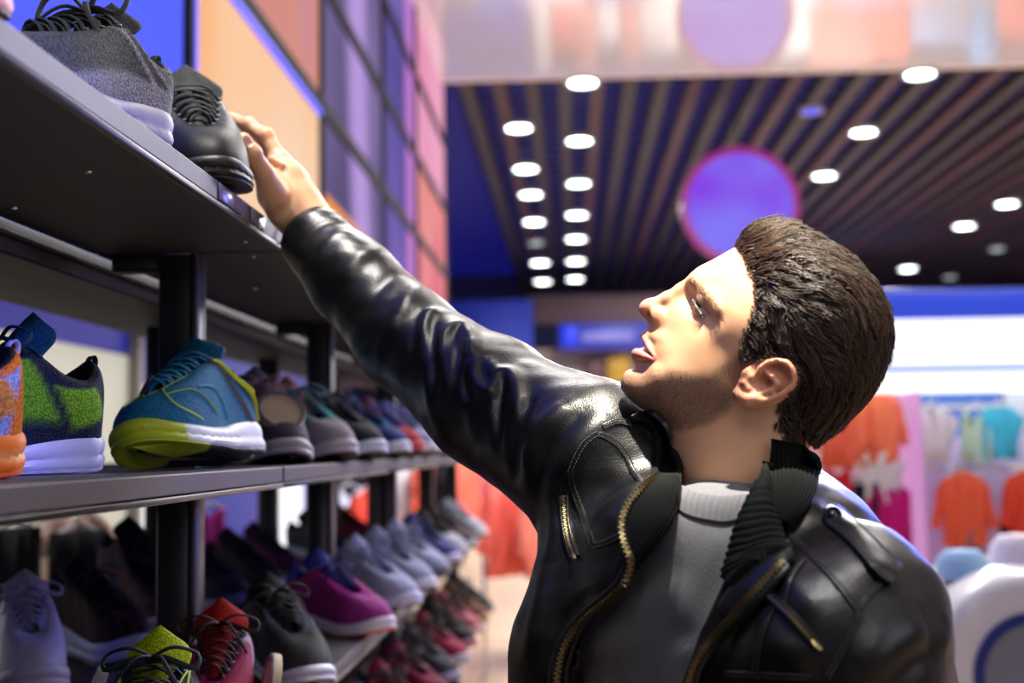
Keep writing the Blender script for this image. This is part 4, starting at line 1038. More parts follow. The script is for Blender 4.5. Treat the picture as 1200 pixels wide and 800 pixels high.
# crease behind the wing of the nose
# lips
LU(lambda q: chain(PG(q), [hp3(754.5, 394, 0), hp3(756.5, 398, .008), hp3(760.5, 408, .0155), hp3(765, 418, .0205)], [.0030, .0032, .0026, .0015]), .003)
LU(lambda q: chain(PG(q), [hp3(745.5, 413.5, 0), hp3(748.5, 414.5, .008), hp3(757, 418, .0165), hp3(765, 420, .0205)], [.0040, .0040, .0032, .0015]), .003)
LC(lambda q: chain(PG(q), [hp3(754, 404, -.001), hp3(757.5, 408.5, .010), hp3(761.5, 414.5, .0180), hp3(766, 420.5, .0235)], [.0011, .0011, .0010, .0008]), .0015)
# eye: sunken ball, lids, brow ridge
ec = hp3(824.5, 359.5, .0300)+np.array([.0035, -.001, -.0045])
LC(lambda q: ell(PG(q), ec+np.array([-.006, .004, .004]), (.0110, .0110, .0110)), .008)
ball = ell(PG(CW), ec, (.0120, .0120, .0120))
lid = ell(PG(CW), ec, (.0130, .0130, .0130))
# the opening between the lids: a wedge that looks out along the gaze (-s)
gd = np.array([-.66, .42, .62]); gd /= np.linalg.norm(gd)
ud = np.array([.78, .62, .10]); ud -= (ud @ gd)*gd; ud /= np.linalg.norm(ud)      # towards the brow
x_, y_, z_ = PG(CW)[0]-ec[0], PG(CW)[1]-ec[1], PG(CW)[2]-ec[2]
uu_ = x_*ud[0]+y_*ud[1]+z_*ud[2]; gg_ = x_*gd[0]+y_*gd[1]+z_*gd[2]
slit = np.maximum(np.abs(uu_+.0010)-.0021, -gg_)
lid = smax(lid, -slit, .0008)
LU(lambda q: lid, .0022)
LU(lambda q: chain(PG(q), [hp3(814, 329, .009), hp3(824, 339, .024), hp3(836, 352, .041), hp3(842, 364, .050)], [.0046, .0062, .0062, .0045]), .009)
LU(lambda q: np.maximum(ball, -gg_), .0005)
# ear
CW = EARW
EN = .0785
def E(px, py, dn=0.): return hp3(px, py, EN+dn)
LU(lambda q: chain(PG(q), [E(889, 445, -.020), E(893, 444, -.012)], [.016, .012], .004), .006)
plate = ell(PG(CW), E(901, 447, -.002), (.0290, .0200, .0045), ((.86, .5, 0), (-.5, .86, 0), (-.06, 0, 1)))
LU(lambda q: plate, .004)
helix = chain(PG(CW), [E(888, 441, .000), E(892, 431, .002), E(900, 425, .004), (E(911, 422.5, .007)), E(922, 425, .009), E(929, 433, .010), E(931, 444, .010), E(927, 454, .009), E(917, 461.5, .007), E(905, 467, .005), E(892, 470, .003)],
              [.0022, .0026, .0028, .0029, .0029, .0029, .0028, .0027, .0026, .0026, .0030])
LU(lambda q: helix, .0022)
LU(lambda q: chain(PG(q), [E(888, 467, .001), E(877, 467.5, -.001), E(869, 464, -.003), E(864, 460, -.006)], [.0050, .0056, .0050, .0040], .003), .004)
# concha bowl and fossa are carved, antihelix stands between
LC(lambda q: chain(PG(q), [E(879, 447.5, .004), E(888, 447, .004), E(896, 449.5, .0045), E(901, 443, .005)], [.0038, .0055, .0062, .0046], .003), .0022)
LC(lambda q: chain(PG(q), [E(904, 432, .007), E(913, 431, .0085), E(920, 436, .010), E(922, 446, .010), E(915, 455, .0085)], [.0022, .0030, .0032, .0030, .0020], .002), .0018)
LU(lambda q: chain(PG(q), [E(898, 436, .004), E(905, 441, .006), E(911, 449, .0065), (E(904, 458, .0045)), E(892, 461, .002)], [.0018, .0024, .0026, .0026, .0026], .002), .002)
LU(lambda q: chain(PG(q), [E(873, 449, -.001), E(877, 455, 0.)], [.0034, .0034]), .003)
LU(lambda q: chain(PG(q), [E(876, 438, -.004), E(880, 442, -.001)], [.0042, .0032]), .004)
HFd[:, 0, :] = np.maximum(HFd[:, 0, :], .01)
HV, HFc = snets(HFd, lo, hx)
Hloc = HV.copy()
HW = h2w(HV[:, 0], HV[:, 1], HV[:, 2])
if np.linalg.det(np.array([es, et, en])) < 0: HFc = HFc[:, ::-1]
print('head', len(HV))

# skin colour, painted where the skin itself differs: lips, ear, nose tip, shaven beard, dark scalp
def near(pts, rad, n=.0, P3=None):
    q = H(pts, n) if not isinstance(n, (list, tuple)) else np.array([px2h(a, b_, c) for (a, b_), c in zip(pts, n)])
    q = catmull(q, 12*len(q)) if len(q) > 2 else q
    d = np.full(len(Hloc), 9.)
    for p in q: d = np.minimum(d, np.hypot(Hloc[:, 0]-p[0], Hloc[:, 1]-p[1]))
    return d/rad
hn = np.abs(Hloc[:, 2])
sk = np.tile(np.array(s2l(hexc('D8A680'))), (len(HV), 1))
def mixc(c, m): 
    global sk
    sk = sk*(1-m[:, None])+np.array(s2l(hexc(c)))*m[:, None]
mixc('D08C70', np.clip(sm(1.4, .3, near([(756, 362), (770, 372)], .012)), 0, 1)*.55)
mixc('CF8468', sm(1.2, .5, near([(880, 450), (905, 446), (920, 440)], .030, EN))*.6*(hn > .066))
lipm = np.maximum(sm(1.2, .7, near([(753.8, 398), (757, 403), (761, 411), (765, 419)], .0024, [0, .008, .0155, .0205])), sm(1.2, .8, near([(744.5, 413.5), (748, 414), (757, 418), (765, 420.5)], .0040, [0, .008, .0165, .0205])))
mixc('C46E6C', np.clip(lipm, 0, 1)*.85)
_q = np.stack([Hloc[:, 0], Hloc[:, 1], hn], 1)-ec; _r = np.linalg.norm(_q, axis=1); _in = (_r < .01245) & (np.abs(_q @ ud+.0010) < .0024) & (_q @ gd > 0)
mixc('D8CCC4', _in*1.); mixc('2A1C14', (_in & (np.linalg.norm(_q/_r[:, None]-gd, axis=1) < .50))*1.)
# beard area
def polym(pts, n, soft):
    q = np.array([px2h(a, b_, c) for (a, b_), c in zip(pts, n)]); return sm(soft, -soft, poly_sd(Hloc[:, 0], Hloc[:, 1], q))
bm_ = polym([(745, 432), (762, 428), (778, 436), (800, 436), (830, 440), (852, 425), (868, 412), (882, 424), (874, 445), (862, 468), (850, 484), (830, 498), (795, 505), (776, 500), (750, 482), (724, 465), (722, 440)],
            [.01, .018, .028, .04, .055, .066, .07, .07, .068, .066, .06, .05, .03, .02, .01, 0, 0], .0055)
bm2 = polym([(757, 385), (777, 392), (776, 402), (764, 398), (752, 390)], [0, .015, .022, .012, 0], .003)
beard = np.clip(bm_+.45*bm2, 0, 1)*(1-np.clip(lipm, 0, 1))
mixc('6E5444', beard*.62)
_sp = np.array([px2h(a, b_, c) for (a, b_), c in zip([(855, 284), (869, 300), (880, 330), (884, 355), (874, 378), (866, 400), (866, 424), (886, 426), (895, 420), (925, 420), (936, 447), (912, 474), (908, 500), (918, 515), (960, 520), (1060, 460), (1060, 300), (930, 230), (850, 230)],
             [.0, .03, .05, .06, .066, .07, .072, .074, .075, .075, .072, .065, .06, .05, .04, .0, 0, 0, 0])])
scd = -poly_sd(Hloc[:, 0], Hloc[:, 1], _sp)
scalp = polym([(855, 284), (869, 300), (880, 330), (884, 355), (874, 378), (866, 400), (866, 424), (886, 426), (895, 420), (925, 420), (936, 447), (912, 474), (908, 500), (918, 515), (960, 520), (1060, 460), (1060, 300), (930, 230), (850, 230)],
             [.0, .03, .05, .06, .066, .07, .072, .074, .075, .075, .072, .065, .06, .05, .04, .0, 0, 0, 0], .004)
mixc('2E2119', sm(-.002, .010, scd)*.92)

# ================================================================== arm, hand, torso under the clothes
JR = P(690, 540, 1.25); EL = P(478, 398, 1.44); WR = P(352, 252, 1.545)
JL = P(990, 762, .985); ELL = JL+np.array([.045, .03, -.29]); WRL = ELL+np.array([-.05, -.16, -.19])
NK = P(868, 560, 1.16)
HIPC = np.array([.15, 1.20, .98]); CHE = (JR+JL)/2+np.array([.02, .01, -.10])
fd = np.array([-.72, -.69, 0]); fd /= np.linalg.norm(fd)            # where the chest faces
sdv = np.array([fd[1], -fd[0], 0])                                   # along the shoulders, towards his right
if sdv @ (JR-JL) < 0: sdv = -sdv
# hand: joints in pixels with depth; he grips the shoe with the thumb in front and fingers behind
def Pj(l): return [P(a, b_, c) for a, b_, c in l]
hand = dict(
    palm=[Pj([(362, 258, 1.545), (350, 236, 1.545), (338, 212, 1.548), (328, 192, 1.553)]), [.0260, .0262, .0240, .0165]],
    palm2=[Pj([(352, 264, 1.54), (335, 246, 1.53), (322, 228, 1.52), (314, 210, 1.515)]), [.0210, .0225, .0205, .0160]],
    palm3=[Pj([(356, 246, 1.565), (342, 226, 1.580), (334, 212, 1.592)]), [.018, .0165, .0125]],
    thumb=[Pj([(322, 230, 1.505), (309, 203, 1.472), (295, 180, 1.446), (285, 164, 1.436)]), [.0165, .0120, .0106, .0088]],
    index=[Pj([(329, 191, 1.552), (311, 160, 1.556), (290, 147, 1.566), (271, 138, 1.580)]), [.0118, .0098, .0084, .0074]],
    middle=[Pj([(329, 198, 1.572), (311, 168, 1.585), (292, 156, 1.602), (276, 150, 1.615)]), [.0115, .0094, .0084, .0072]],
    ring=[Pj([(333, 208, 1.588), (315, 180, 1.606), (300, 168, 1.625), (286, 164, 1.638)]), [.0108, .0088, .0080, .0070]],
    little=[Pj([(337, 220, 1.598), (322, 196, 1.618), (308, 184, 1.636), (298, 180, 1.646)]), [.0098, .0078, .0070, .0062]])
h2 = .0014
lo2 = np.array(P(262, 120, 1.5)); pts_all = np.array([p for v in hand.values() for p in v[0]])
lo2 = pts_all.min(0)-.032; hi2 = pts_all.max(0)+.032
hi2 = np.maximum(hi2, np.array(WR)+.05)
FG = fieldgrid(lo2, hi2, h2)
f = chain(FG, *hand['palm'], k=.006)
f = smin(f, chain(FG, *hand['palm2'], k=.006), .012)
f = smin(f, chain(FG, *hand['palm3'], k=.006), .012)
f = smin(f, cone(FG, P(357, 256, 1.545), P(388, 288, 1.525), .0285, .0310), .014)
f = smin(f, chain(FG, [P(336, 202, 1.530), P(348, 226, 1.520), P(360, 246, 1.518)], [.004, .0035, .003]), .012)
for k_, kk in (('index', .005), ('middle', .004), ('ring', .004), ('little', .004)):
    q = chain(FG, *hand[k_], k=.003)
    for kn in hand[k_][0][1:3]: q = smin(q, ell(FG, kn+np.array([.001, -.001, .001]), (.0094, .0094, .0094)), .006) if k_ == 'index' else q
    f = smin(f, q, kk)
th_ = chain(FG, *hand['thumb'], k=.004)
th_ = smin(th_, ell(FG, hand['thumb'][0][2], (.0114, .0110, .0110)), .005)
tn = hand['thumb'][0][3]; td = tn-hand['thumb'][0][2]; td /= np.linalg.norm(td)
tv = -ray(290, 168); tv = tv/np.linalg.norm(tv)+.55*CR+.35*CU; tv -= (tv @ td)*td; tv /= np.linalg.norm(tv); tw = np.cross(td, tv)
RN = (td, tw, tv)
NAILC = tn-td*.001+tv*.0072
th_ = smax(th_, -np.maximum(ell(FG, NAILC+tv*.0012, (.0080, .0062, .0014), RN), -.02), .0008)
f = smin(f, th_, .006)
# web fold and thumb knuckle creases
for a, b_ in ((P(320, 187, 1.525), P(330, 193, 1.522)),): f = smin(f, cone(FG, a, b_, .006, .004), .006)
HNV, HNF = snets(f, lo2, h2)
print('hand', len(HNV))
# inner body (under the clothes): one closed skin
h3 = .008
lo3 = np.array([-.42, .82, .02]); hi3 = np.array([.45, 1.62, 1.86])
BG = fieldgrid(lo3, hi3, h3)
def torsof(G, grow=0., zlo=.93):
    """chest and belly: stacked superellipses facing fd"""
    z = G[2]
    cz = [.90, 1.05, 1.20, 1.34, 1.44, 1.50, 1.56]
    cx = np.interp(z, cz, [.15, .155, .155, .142, .138, .142, .150]); cy = np.interp(z, cz, [1.17, 1.16, 1.145, 1.135, 1.135, 1.14, 1.15])
    a = np.interp(z, cz, [.165, .160, .166, .156, .092, .066, .05])+grow; b_ = np.interp(z, cz, [.110, .105, .112, .115, .100, .080, .060])+grow
    u = (G[0]-cx)*sdv[0]+(G[1]-cy)*sdv[1]; v = (G[0]-cx)*fd[0]+(G[1]-cy)*fd[1]
    q = (np.abs(u/a)**2.4+np.abs(v/b_)**2.4)**(1/2.4)
    return np.maximum(smax((q-1)*np.minimum(a, b_)*.95, z-1.455-grow, .05), zlo-z)
body = torsof(BG, -.012)
body = smin(body, chain(BG, [JR, EL, WR], [.052, .040, .026], .01), .03)
body = smin(body, chain(BG, [JL, ELL, WRL], [.052, .040, .028], .01), .03)
body = smin(body, chain(BG, [NK+np.array([.01, .02, -.14]), NK+np.array([.012, .022, -.06])], [.045, .036]), .01)
for sx in (1, -1):
    hp = np.array([.15, 1.17, .95])+sdv*sx*.09
    kn_ = hp+np.array([-.02, 0, -.44])+fd*.03; an_ = kn_+np.array([0, 0, -.41])-fd*.03
    body = smin(body, chain(BG, [hp, kn_, an_, an_+fd*.12+np.array([0, 0, -.04])], [.082, .056, .040, .030], .01), .03)
wl = chain(BG, [WRL, WRL+np.array([-.01, -.04, -.07]), WRL+np.array([-.01, -.06, -.13])], [.026, .028, .018])
body = smin(body, wl, .01)
body = np.maximum(body, -(cone(BG, P(352, 252, 1.545), P(300, 170, 1.52), .06, .08)))
BV, BF = snets(body, lo3, h3)
skin_m = None
# ================================================================== the man's clothes
def vnorm(V, F):
    a, b_, c, d = V[F[:, 0]], V[F[:, 1]], V[F[:, 2]], V[F[:, 3]]
    n = np.cross(c-a, d-b_); N = np.zeros_like(V)
    for k in range(4):
        for ax in range(3): N[:, ax] += np.bincount(F[:, k], n[:, ax], len(V))
    return N/(np.linalg.norm(N, axis=1)[:, None]+1e-12)
hj = .0036
loj = np.array([-.375, .885, 1.02]); hij = np.array([.345, 1.60, 1.80])
JG = fieldgrid(loj, hij, hj)
def win3(pts, m):
    pts = np.array(pts); a = np.clip(((pts.min(0)-m-loj)/hj).astype(int), 0, None); b_ = np.clip(((pts.max(0)+m-loj)/hj).astype(int)+1, 0, JG[0].shape)
    return tuple(slice(int(p), int(q)) for p, q in zip(a, b_))
J = torsof(JG, .020, 1.02).astype(np.float32)
# shoulder caps and neck hump
def JU(pts, rs, k, kk=.02, m=.16):
    w = win3(pts, m); J[w] = smin(J[w], chain([g[w] for g in JG], pts, rs, kk), k)
CUFF = P(362, 273, 1.535); CD = CUFF-EL; CD /= np.linalg.norm(CD)
JU([NK+np.array([.01, .035, -.09]), NK+np.array([.012, .03, -.035])], [.084, .070], .03)
JU([NK+np.array([.0, .03, -.06]), JR+np.array([.012, -.005, .0])], [.060, .062], .03)
JU([NK+np.array([.0, .02, -.095]), JL+np.array([-.012, .01, .004])], [.046, .058], .03)
JU([P(975, 642, 1.035), P(1010, 668, 1.01), P(1048, 706, .99)], [.026, .034, .036], .025)
JU([P(692, 650, 1.20), P(684, 760, 1.17), P(680, 900, 1.16)], [.050, .062, .072], .03)
JU([JR, JR*.5+EL*.5+np.array([0, 0, -.008]), EL, EL*.45+CUFF*.55, CUFF+CD*.03], [.078, .066, .056, .050, .0375], .035)
JU([JL, JL*.5+ELL*.5, ELL, WRL], [.076, .066, .058, .044], .03)
# cut the sleeve end and the neck hole, open the front
w = win3([CUFF], .09)
g = [q[w] for q in JG]
pl = (g[0]-CUFF[0])*CD[0]+(g[1]-CUFF[1])*CD[1]+(g[2]-CUFF[2])*CD[2]
J[w] = smax(J[w], pl, .004)
w = win3([CUFF-CD*.03, CUFF+CD*.03], .05); J[w] = smax(J[w], -cone([q[w] for q in JG], CUFF-CD*.035, CUFF+CD*.04, .029, .033), .003)
w = win3([NK, NK+np.array([0, 0, .1])], .12); J[w] = smax(J[w], -cone([q[w] for q in JG], NK+np.array([-.02, -.01, -.075]), NK+np.array([.004, .02, .10]), .066, .066), .006)
OPEN = [(768, 480), (783, 515), (797, 545), (800, 571), (790, 611), (770, 638), (747, 662), (735, 683), (713, 706), (692, 726), (678, 750), (670, 780), (668, 840), (640, 1000), (770, 1000), (790, 860), (800, 805), (815, 762), (824, 735), (838, 702), (852, 664), (862, 620), (876, 590), (893, 558), (905, 520), (930, 480)]
def gproj(G):
    x, y, z = G[0], G[1], G[2]-CAMZ
    f_ = x*CF[0]+y*CF[1]+z*CF[2]
    return 600+FPX*(x*CR[0]+y*CR[1]+z*CR[2])/f_, 400-FPX*(x*CU[0]+y*CU[1]+z*CU[2])/f_, f_
w = win3([P(660, 470, 1.05), P(940, 840, 1.05)], .0); w = (w[0], slice(0, J.shape[1]), slice(0, w[2].stop))
g = [q[w] for q in JG]
PXX, PYY, FF = gproj(g)
sdo = poly_sd(PXX, PYY, OPEN)*FF/FPX
front = ((g[0]-.145)*fd[0]+(g[1]-1.14)*fd[1])
cutf = np.maximum(np.maximum(sdo, .01-front), -(J[w]+.034))                   # inside the opening and on the chest side
J[w] = smax(J[w], -cutf, .005)
JV, JF = snets(J, loj, hj)
NJ = vnorm(JV, JF)
tst = JV[np.argmax(JV[:, 0])]; 
if NJ[np.argmax(JV[:, 0])][0] < 0: NJ = -NJ; JF = JF[:, ::-1]
print('jacket', len(JV))
bvj = BVHTree.FromPolygons(JV.tolist(), JF.tolist())
def cast(px, py, bv=None):
    d = ray(px, py); d = d/np.linalg.norm(d)
    h_ = (bv or bvj).ray_cast(Vector(CO), Vector(d))
    return h_
def dist_poly(V, pts3):
    """distance of points to a 3-D polyline, and the parameter along it"""
    best = np.full(len(V), 9.); tt = np.zeros(len(V)); n = len(pts3)-1
    for i in range(n):
        a, b_ = pts3[i], pts3[i+1]; ab = b_-a; t = np.clip(((V-a) @ ab)/(ab @ ab+1e-12), 0, 1)
        d = np.linalg.norm(V-a-t[:, None]*ab, axis=1); m = d < best; best[m] = d[m]; tt[m] = (i+t[m])/n
    return best, tt
FOLDS = [  # pixel polyline, half width, height
    ([(345, 262), (372, 248), (392, 250)], .006, .0022), ([(352, 285), (378, 262), (402, 262)], .006, -.0020), ([(372, 300), (392, 276), (414, 272)], .007, .0022),
    ([(400, 330), (425, 300), (450, 292)], .010, .003), ([(415, 372), (440, 345), (462, 318)], .009, -.003), ([(455, 392), (478, 352), (492, 336)], .010, .0035),
    ([(472, 440), (484, 405), (497, 362)], .008, -.0045), ([(488, 400), (500, 370), (514, 366)], .008, .0055), ([(508, 465), (509, 425), (507, 372)], .007, -.005),
    ([(510, 425), (522, 392), (541, 382), (552, 399), (557, 420)], .0085, .0065), ([(530, 470), (535, 430), (540, 402)], .007, -.004), ([(552, 470), (545, 445), (554, 415)], .007, -.0055),
    ([(550, 405), (555, 444), (574, 459), (582, 440), (572, 424)], .0075, .0055), ([(585, 525), (583, 480), (590, 442)], .0065, -.0060), ([(583, 436), (598, 437), (607, 468), (604, 520)], .008, .0055),
    ([(560, 520), (552, 490), (560, 462)], .010, .003), ([(603, 560), (606, 500), (626, 464)], .008, -.006), ([(614, 555), (628, 507), (665, 474)], .011, .006),
    ([(628, 585), (640, 530), (682, 482)], .009, -.005), ([(655, 560), (678, 520), (715, 484)], .013, .004), ([(520, 515), (505, 480), (500, 440)], .010, .003), ([(440, 425), (450, 395), (470, 372)], .008, .003),
    ([(640, 660), (650, 620), (648, 580)], .010, .004), ([(660, 720), (690, 690), (728, 662)], .010, .004), ([(640, 770), (665, 720), (700, 690)], .008, -.004), ([(615, 780), (630, 720), (640, 660)], .012, .004),
    ([(955, 800), (985, 760), (1010, 722)], .012, -.004), ([(1010, 790), (1050, 750), (1085, 735)], .016, .004), ([(1040, 800), (1080, 770), (1108, 762)], .010, -.004),
    ([(1095, 770), (1110, 745), (1112, 720)], .008, .003), ([(930, 770), (900, 740), (885, 700)], .012, .003), ([(985, 640), (1020, 665), (1035, 660)], .012, .003),
    ([(870, 770), (905, 760), (950, 775)], .012, .003), ([(905, 650), (930, 690), (960, 715)], .010, .002)]
disp = np.zeros(len(JV))
for pts, wd, am in FOLDS:
    q = catmull(np.array(pts, float), 8*len(pts)); p3 = []
    for a, b_ in q:
        h_ = cast(a, b_)
        if h_[0] is not None and h_[0].y < 1.75: p3.append(np.array(h_[0]))
    if len(p3) < 3: continue
    p3 = np.array(p3); bb0, bb1 = p3.min(0)-4*wd, p3.max(0)+4*wd
    m = np.where(((JV > bb0) & (JV < bb1)).all(1))[0]
    d, tt = dist_poly(JV[m], p3)
    disp[m] += am*np.exp(-(d/wd)**2)*np.sin(np.clip(tt, .02, .98)*math.pi)**.5
# broad natural unevenness of soft leather
def vnoise(V, f, seed):
    r = np.random.RandomState(seed); o = np.zeros(len(V))
    for k in range(7):
        d = r.randn(3); d /= np.linalg.norm(d); o += np.sin(V @ d*f*(.6+.9*r.rand())*6.28+r.rand()*6.28+1.5*np.sin(V @ r.randn(3)*f*2.))
    return o/7
disp += .0022*vnoise(JV, 9, 3)+.0011*vnoise(JV, 22, 5)
JVd = JV+NJ*disp[:, None]
bvj = BVHTree.FromPolygons(JVd.tolist(), JF.tolist())

m_skin = vmat('skin', .43, .05, 700, spec=.45)
if 'done' not in m_skin:
    m_skin['done'] = 1; b_ = m_skin.node_tree.nodes['Principled BSDF']
    b_.inputs['Subsurface Weight'].default_value = .22; b_.inputs['Subsurface Radius'].default_value = (.010, .0035, .0018); b_.inputs['Subsurface Scale'].default_value = .6
def leather(name, base='0B0C0C', rough=.33, bump=.12):
    m = mat(name, base, rough, 0, noise=.15, nscale=30, spec=.42)
    n = m.node_tree.nodes; l = m.node_tree.links; b = n['Principled BSDF']; tc = [x for x in n if x.type == 'TEX_COORD'][0]
    v = n.new('ShaderNodeTexVoronoi'); v.inputs['Scale'].default_value = 650; l.new(tc.outputs['Object'], v.inputs['Vector'])
    z = n.new('ShaderNodeTexNoise'); z.inputs['Scale'].default_value = 55; z.inputs['Detail'].default_value = 6; l.new(tc.outputs['Object'], z.inputs['Vector'])
    a = n.new('ShaderNodeMath'); a.operation = 'MULTIPLY_ADD'; l.new(z.outputs['Fac'], a.inputs[0]); a.inputs[1].default_value = 2.2; l.new(v.outputs['Distance'], a.inputs[2])
    bp = n.new('ShaderNodeBump'); bp.inputs['Strength'].default_value = bump; bp.inputs['Distance'].default_value = .002; l.new(a.outputs[0], bp.inputs['Height']); l.new(bp.outputs[0], b.inputs['Normal'])
    mr = n.new('ShaderNodeMapRange'); mr.inputs[3].default_value = rough-.06; mr.inputs[4].default_value = rough+.10; l.new(z.outputs['Fac'], mr.inputs[0]); l.new(mr.outputs[0], b.inputs['Roughness'])
    return m
m_lea = leather('black_leather'); m_lea2 = leather('black_leather_trim', '121313', .34, .1)
m_brass = mat('brass_teeth', 'B09C70', .3, 1., noise=.2, nscale=400)
m_tape = mat('zip_tape', '141414', .8)
m_rib = mat('rib_knit', '171B19', .9, spec=.15, bump=.4, bscale=900)
m_ribd = mat('rib_knit_shade', '101211', .9, spec=.15, bump=.4, bscale=900)  # same knit darkened, shade of the inner collar put into its colour

# ---- the person: one skin
scol = np.array(s2l(hexc('D8A680')))
hcol = np.tile(scol, (len(HNV), 1))
dn = np.linalg.norm((HNV-NAILC) @ np.array(RN).T/np.array([.0078, .0060, .0040]), axis=1); mm = (dn < 1)[:, None]*.7
hcol = hcol*(1-mm)+np.array(s2l(hexc('E8B8A8')))*mm
kk_ = np.minimum.reduce([np.linalg.norm(HNV-hand[k][0][i], axis=1) for k in ('index', 'thumb') for i in (1, 2)]); mm = sm(.016, .009, kk_)[:, None]*.25
hcol = hcol*(1-mm)+np.array(s2l(hexc('C87E66')))*mm
allV = np.vstack([HW, HNV, BV]); allF = np.vstack([HFc, HNF+len(HW), BF+len(HW)+len(HNV)])
allC = np.vstack([sk, hcol, np.tile(scol, (len(BV), 1))])
PO = np.array([.14, 1.17, 0.])
person = meshobj('person', allV-PO, allF, m_skin, col=allC, label='dark-haired man in black leather jacket looking up, one hand on a top-shelf shoe', cat='person')
person.location = tuple(PO)
XP = Matrix.Translation(-Vector(PO))
def cl(mb, name, m, parent=None, **k): return mb.build(name, m, parent or person, xf=XP, **k)
jacket = meshobj('leather_jacket', JVd-PO, JF, m_lea, person)

# ---- sweatshirt
hs = .006
los = np.array([-.10, .93, 1.0]); his = np.array([.36, 1.33, 1.60]); SG = fieldgrid(los, his, hs)
S_ = torsof(SG, .003, 1.0); S_ = smin(S_, cone(SG, NK+np.array([-.012, -.012, -.11]), NK+np.array([-.008, .002, -.060]), .088, .064), .03)
SV, SF = snets(S_, los, hs); NS = vnorm(SV, SF)
if NS[np.argmax(SV[:, 0])][0] < 0: NS = -NS; SF = SF[:, ::-1]
ds = .0016*vnoise(SV, 14, 9)
for pts, wd, am in (([(700, 760), (740, 720), (790, 690)], .012, .004), ([(720, 800), (760, 760), (800, 740)], .012, -.004), ([(760, 670), (780, 640), (790, 615)], .010, .003), ([(800, 720), (820, 680), (838, 640)], .010, .003)):
    p3 = [np.array(h_[0]) for h_ in (cast(a, b_, BVHTree.FromPolygons(SV.tolist(), SF.tolist())) for a, b_ in pts) if h_[0] is not None]
    if len(p3) > 1: d, tt = dist_poly(SV, catmull(np.array(p3), 20)); ds += am*np.exp(-(d/wd)**2)
SV = SV+NS*ds[:, None]
m_swt = mat('grey_melange', '66676B', .9, noise=.12, nscale=260, bump=.35, bscale=700, spec=.15)
shirt = meshobj('sweatshirt', SV-PO, SF, m_swt, person)
bvs = BVHTree.FromPolygons(np.vstack([SV, HW, JVd]).tolist(), np.vstack([SF, HFc+len(SV), JF+len(SV)+len(HW)]).tolist())
bvsh = BVHTree.FromPolygons(np.vstack([SV, HW]).tolist(), np.vstack([SF, HFc+len(SV)]).tolist())

def onsurf(px, py, off=0., bv=None, fallback=None):
    h_ = cast(px, py, bv or bvj)
    if h_[0] is None: return P(px, py, fallback or 1.1)
    p, n = np.array(h_[0]), np.array(h_[1]); d = ray(px, py); d /= np.linalg.norm(d)
    if n @ d > 0: n = -n
    n = n*.6-d*.4; n /= np.linalg.norm(n)
    # keep the pixel while lifting off the surface: slide along the line of sight
    return p-d*(off/max(.45, abs(n @ d)))
def smooth3(p, it=3):
    p = np.array(p)
    for _ in range(it): p[1:-1] = .25*p[:-2]+.5*p[1:-1]+.25*p[2:]
    return p
def sheet(name, A, B, m, off=.002, nu=40, nv=10, thick=.002, ribs=None, parent=None, bv=None, bulge=0., Ya=None, Yb=None, sit=4):
    """a strip of cloth or leather between two pixel polylines, laid over the body"""
    a = resample(np.array(A, float), nu); b_ = resample(np.array(B, float), nu)
    G = np.zeros((nu, nv, 3))
    ya = None if Ya is None else np.interp(np.linspace(0, 1, nu), np.linspace(0, 1, len(Ya)), Ya)
    yb = None if Yb is None else np.interp(np.linspace(0, 1, nu), np.linspace(0, 1, len(Yb)), Yb)
    for i in range(nu):
        for j in range(nv):
            t = j/(nv-1); q = a[i]*(1-t)+b_[i]*t
            o = off if np.ndim(off) == 0 else off[0]*(1-t)+off[1]*t
            if ya is not None: G[i, j] = P(q[0], q[1], ya[i]*(1-t)+yb[i]*t)
            else: G[i, j] = onsurf(q[0], q[1], o, bv)
    for _ in range(sit if ya is None else 0):
        G[1:-1] = .25*G[:-2]+.5*G[1:-1]+.25*G[2:]; G[:, 1:-1] = .25*G[:, :-2]+.5*G[:, 1:-1]+.25*G[:, 2:]
    tu = np.gradient(G, axis=0); tv_ = np.gradient(G, axis=1); N = np.cross(tu, tv_); N /= np.linalg.norm(N, axis=-1)[..., None]+1e-12
    cdir = CO-G; s_ = np.sign((N*cdir).sum(-1))[..., None]; s_[s_ == 0] = 1; N = N*s_
    jj = np.linspace(0, 1, nv); ii = np.linspace(0, 1, nu)
    G = G+N*(bulge*np.sin(jj*math.pi))[None, :, None]
    if ribs:
        fr, am, ax = ribs
        rr = np.abs(np.sin((ii[:, None] if ax == 0 else jj[None, :])*math.pi*fr+0*G[..., 0]))**.7
        G = G+N*(am*rr)[..., None]
    K = G-N*thick
    ring_ = np.concatenate([G, K[:, ::-1]], 1)
    mb = MB(); mb.grid(ring_, closev=True)
    w_ = ring_.shape[1]; mb.f.append(tuple(range(w_))); mb.m.append(0); mb.f.append(tuple((nu-1)*w_+i for i in range(w_-1, -1, -1))); mb.m.append(0)
    cl(mb, name, m, parent); return G, N
def offs(pts, d):
    """offset a pixel polyline sideways by d pixels"""
    p = resample(np.array(pts, float), 24); t = np.gradient(p, axis=0); t /= np.linalg.norm(t, axis=1)[:, None]
    return p+np.stack([-t[:, 1], t[:, 0]], 1)*d
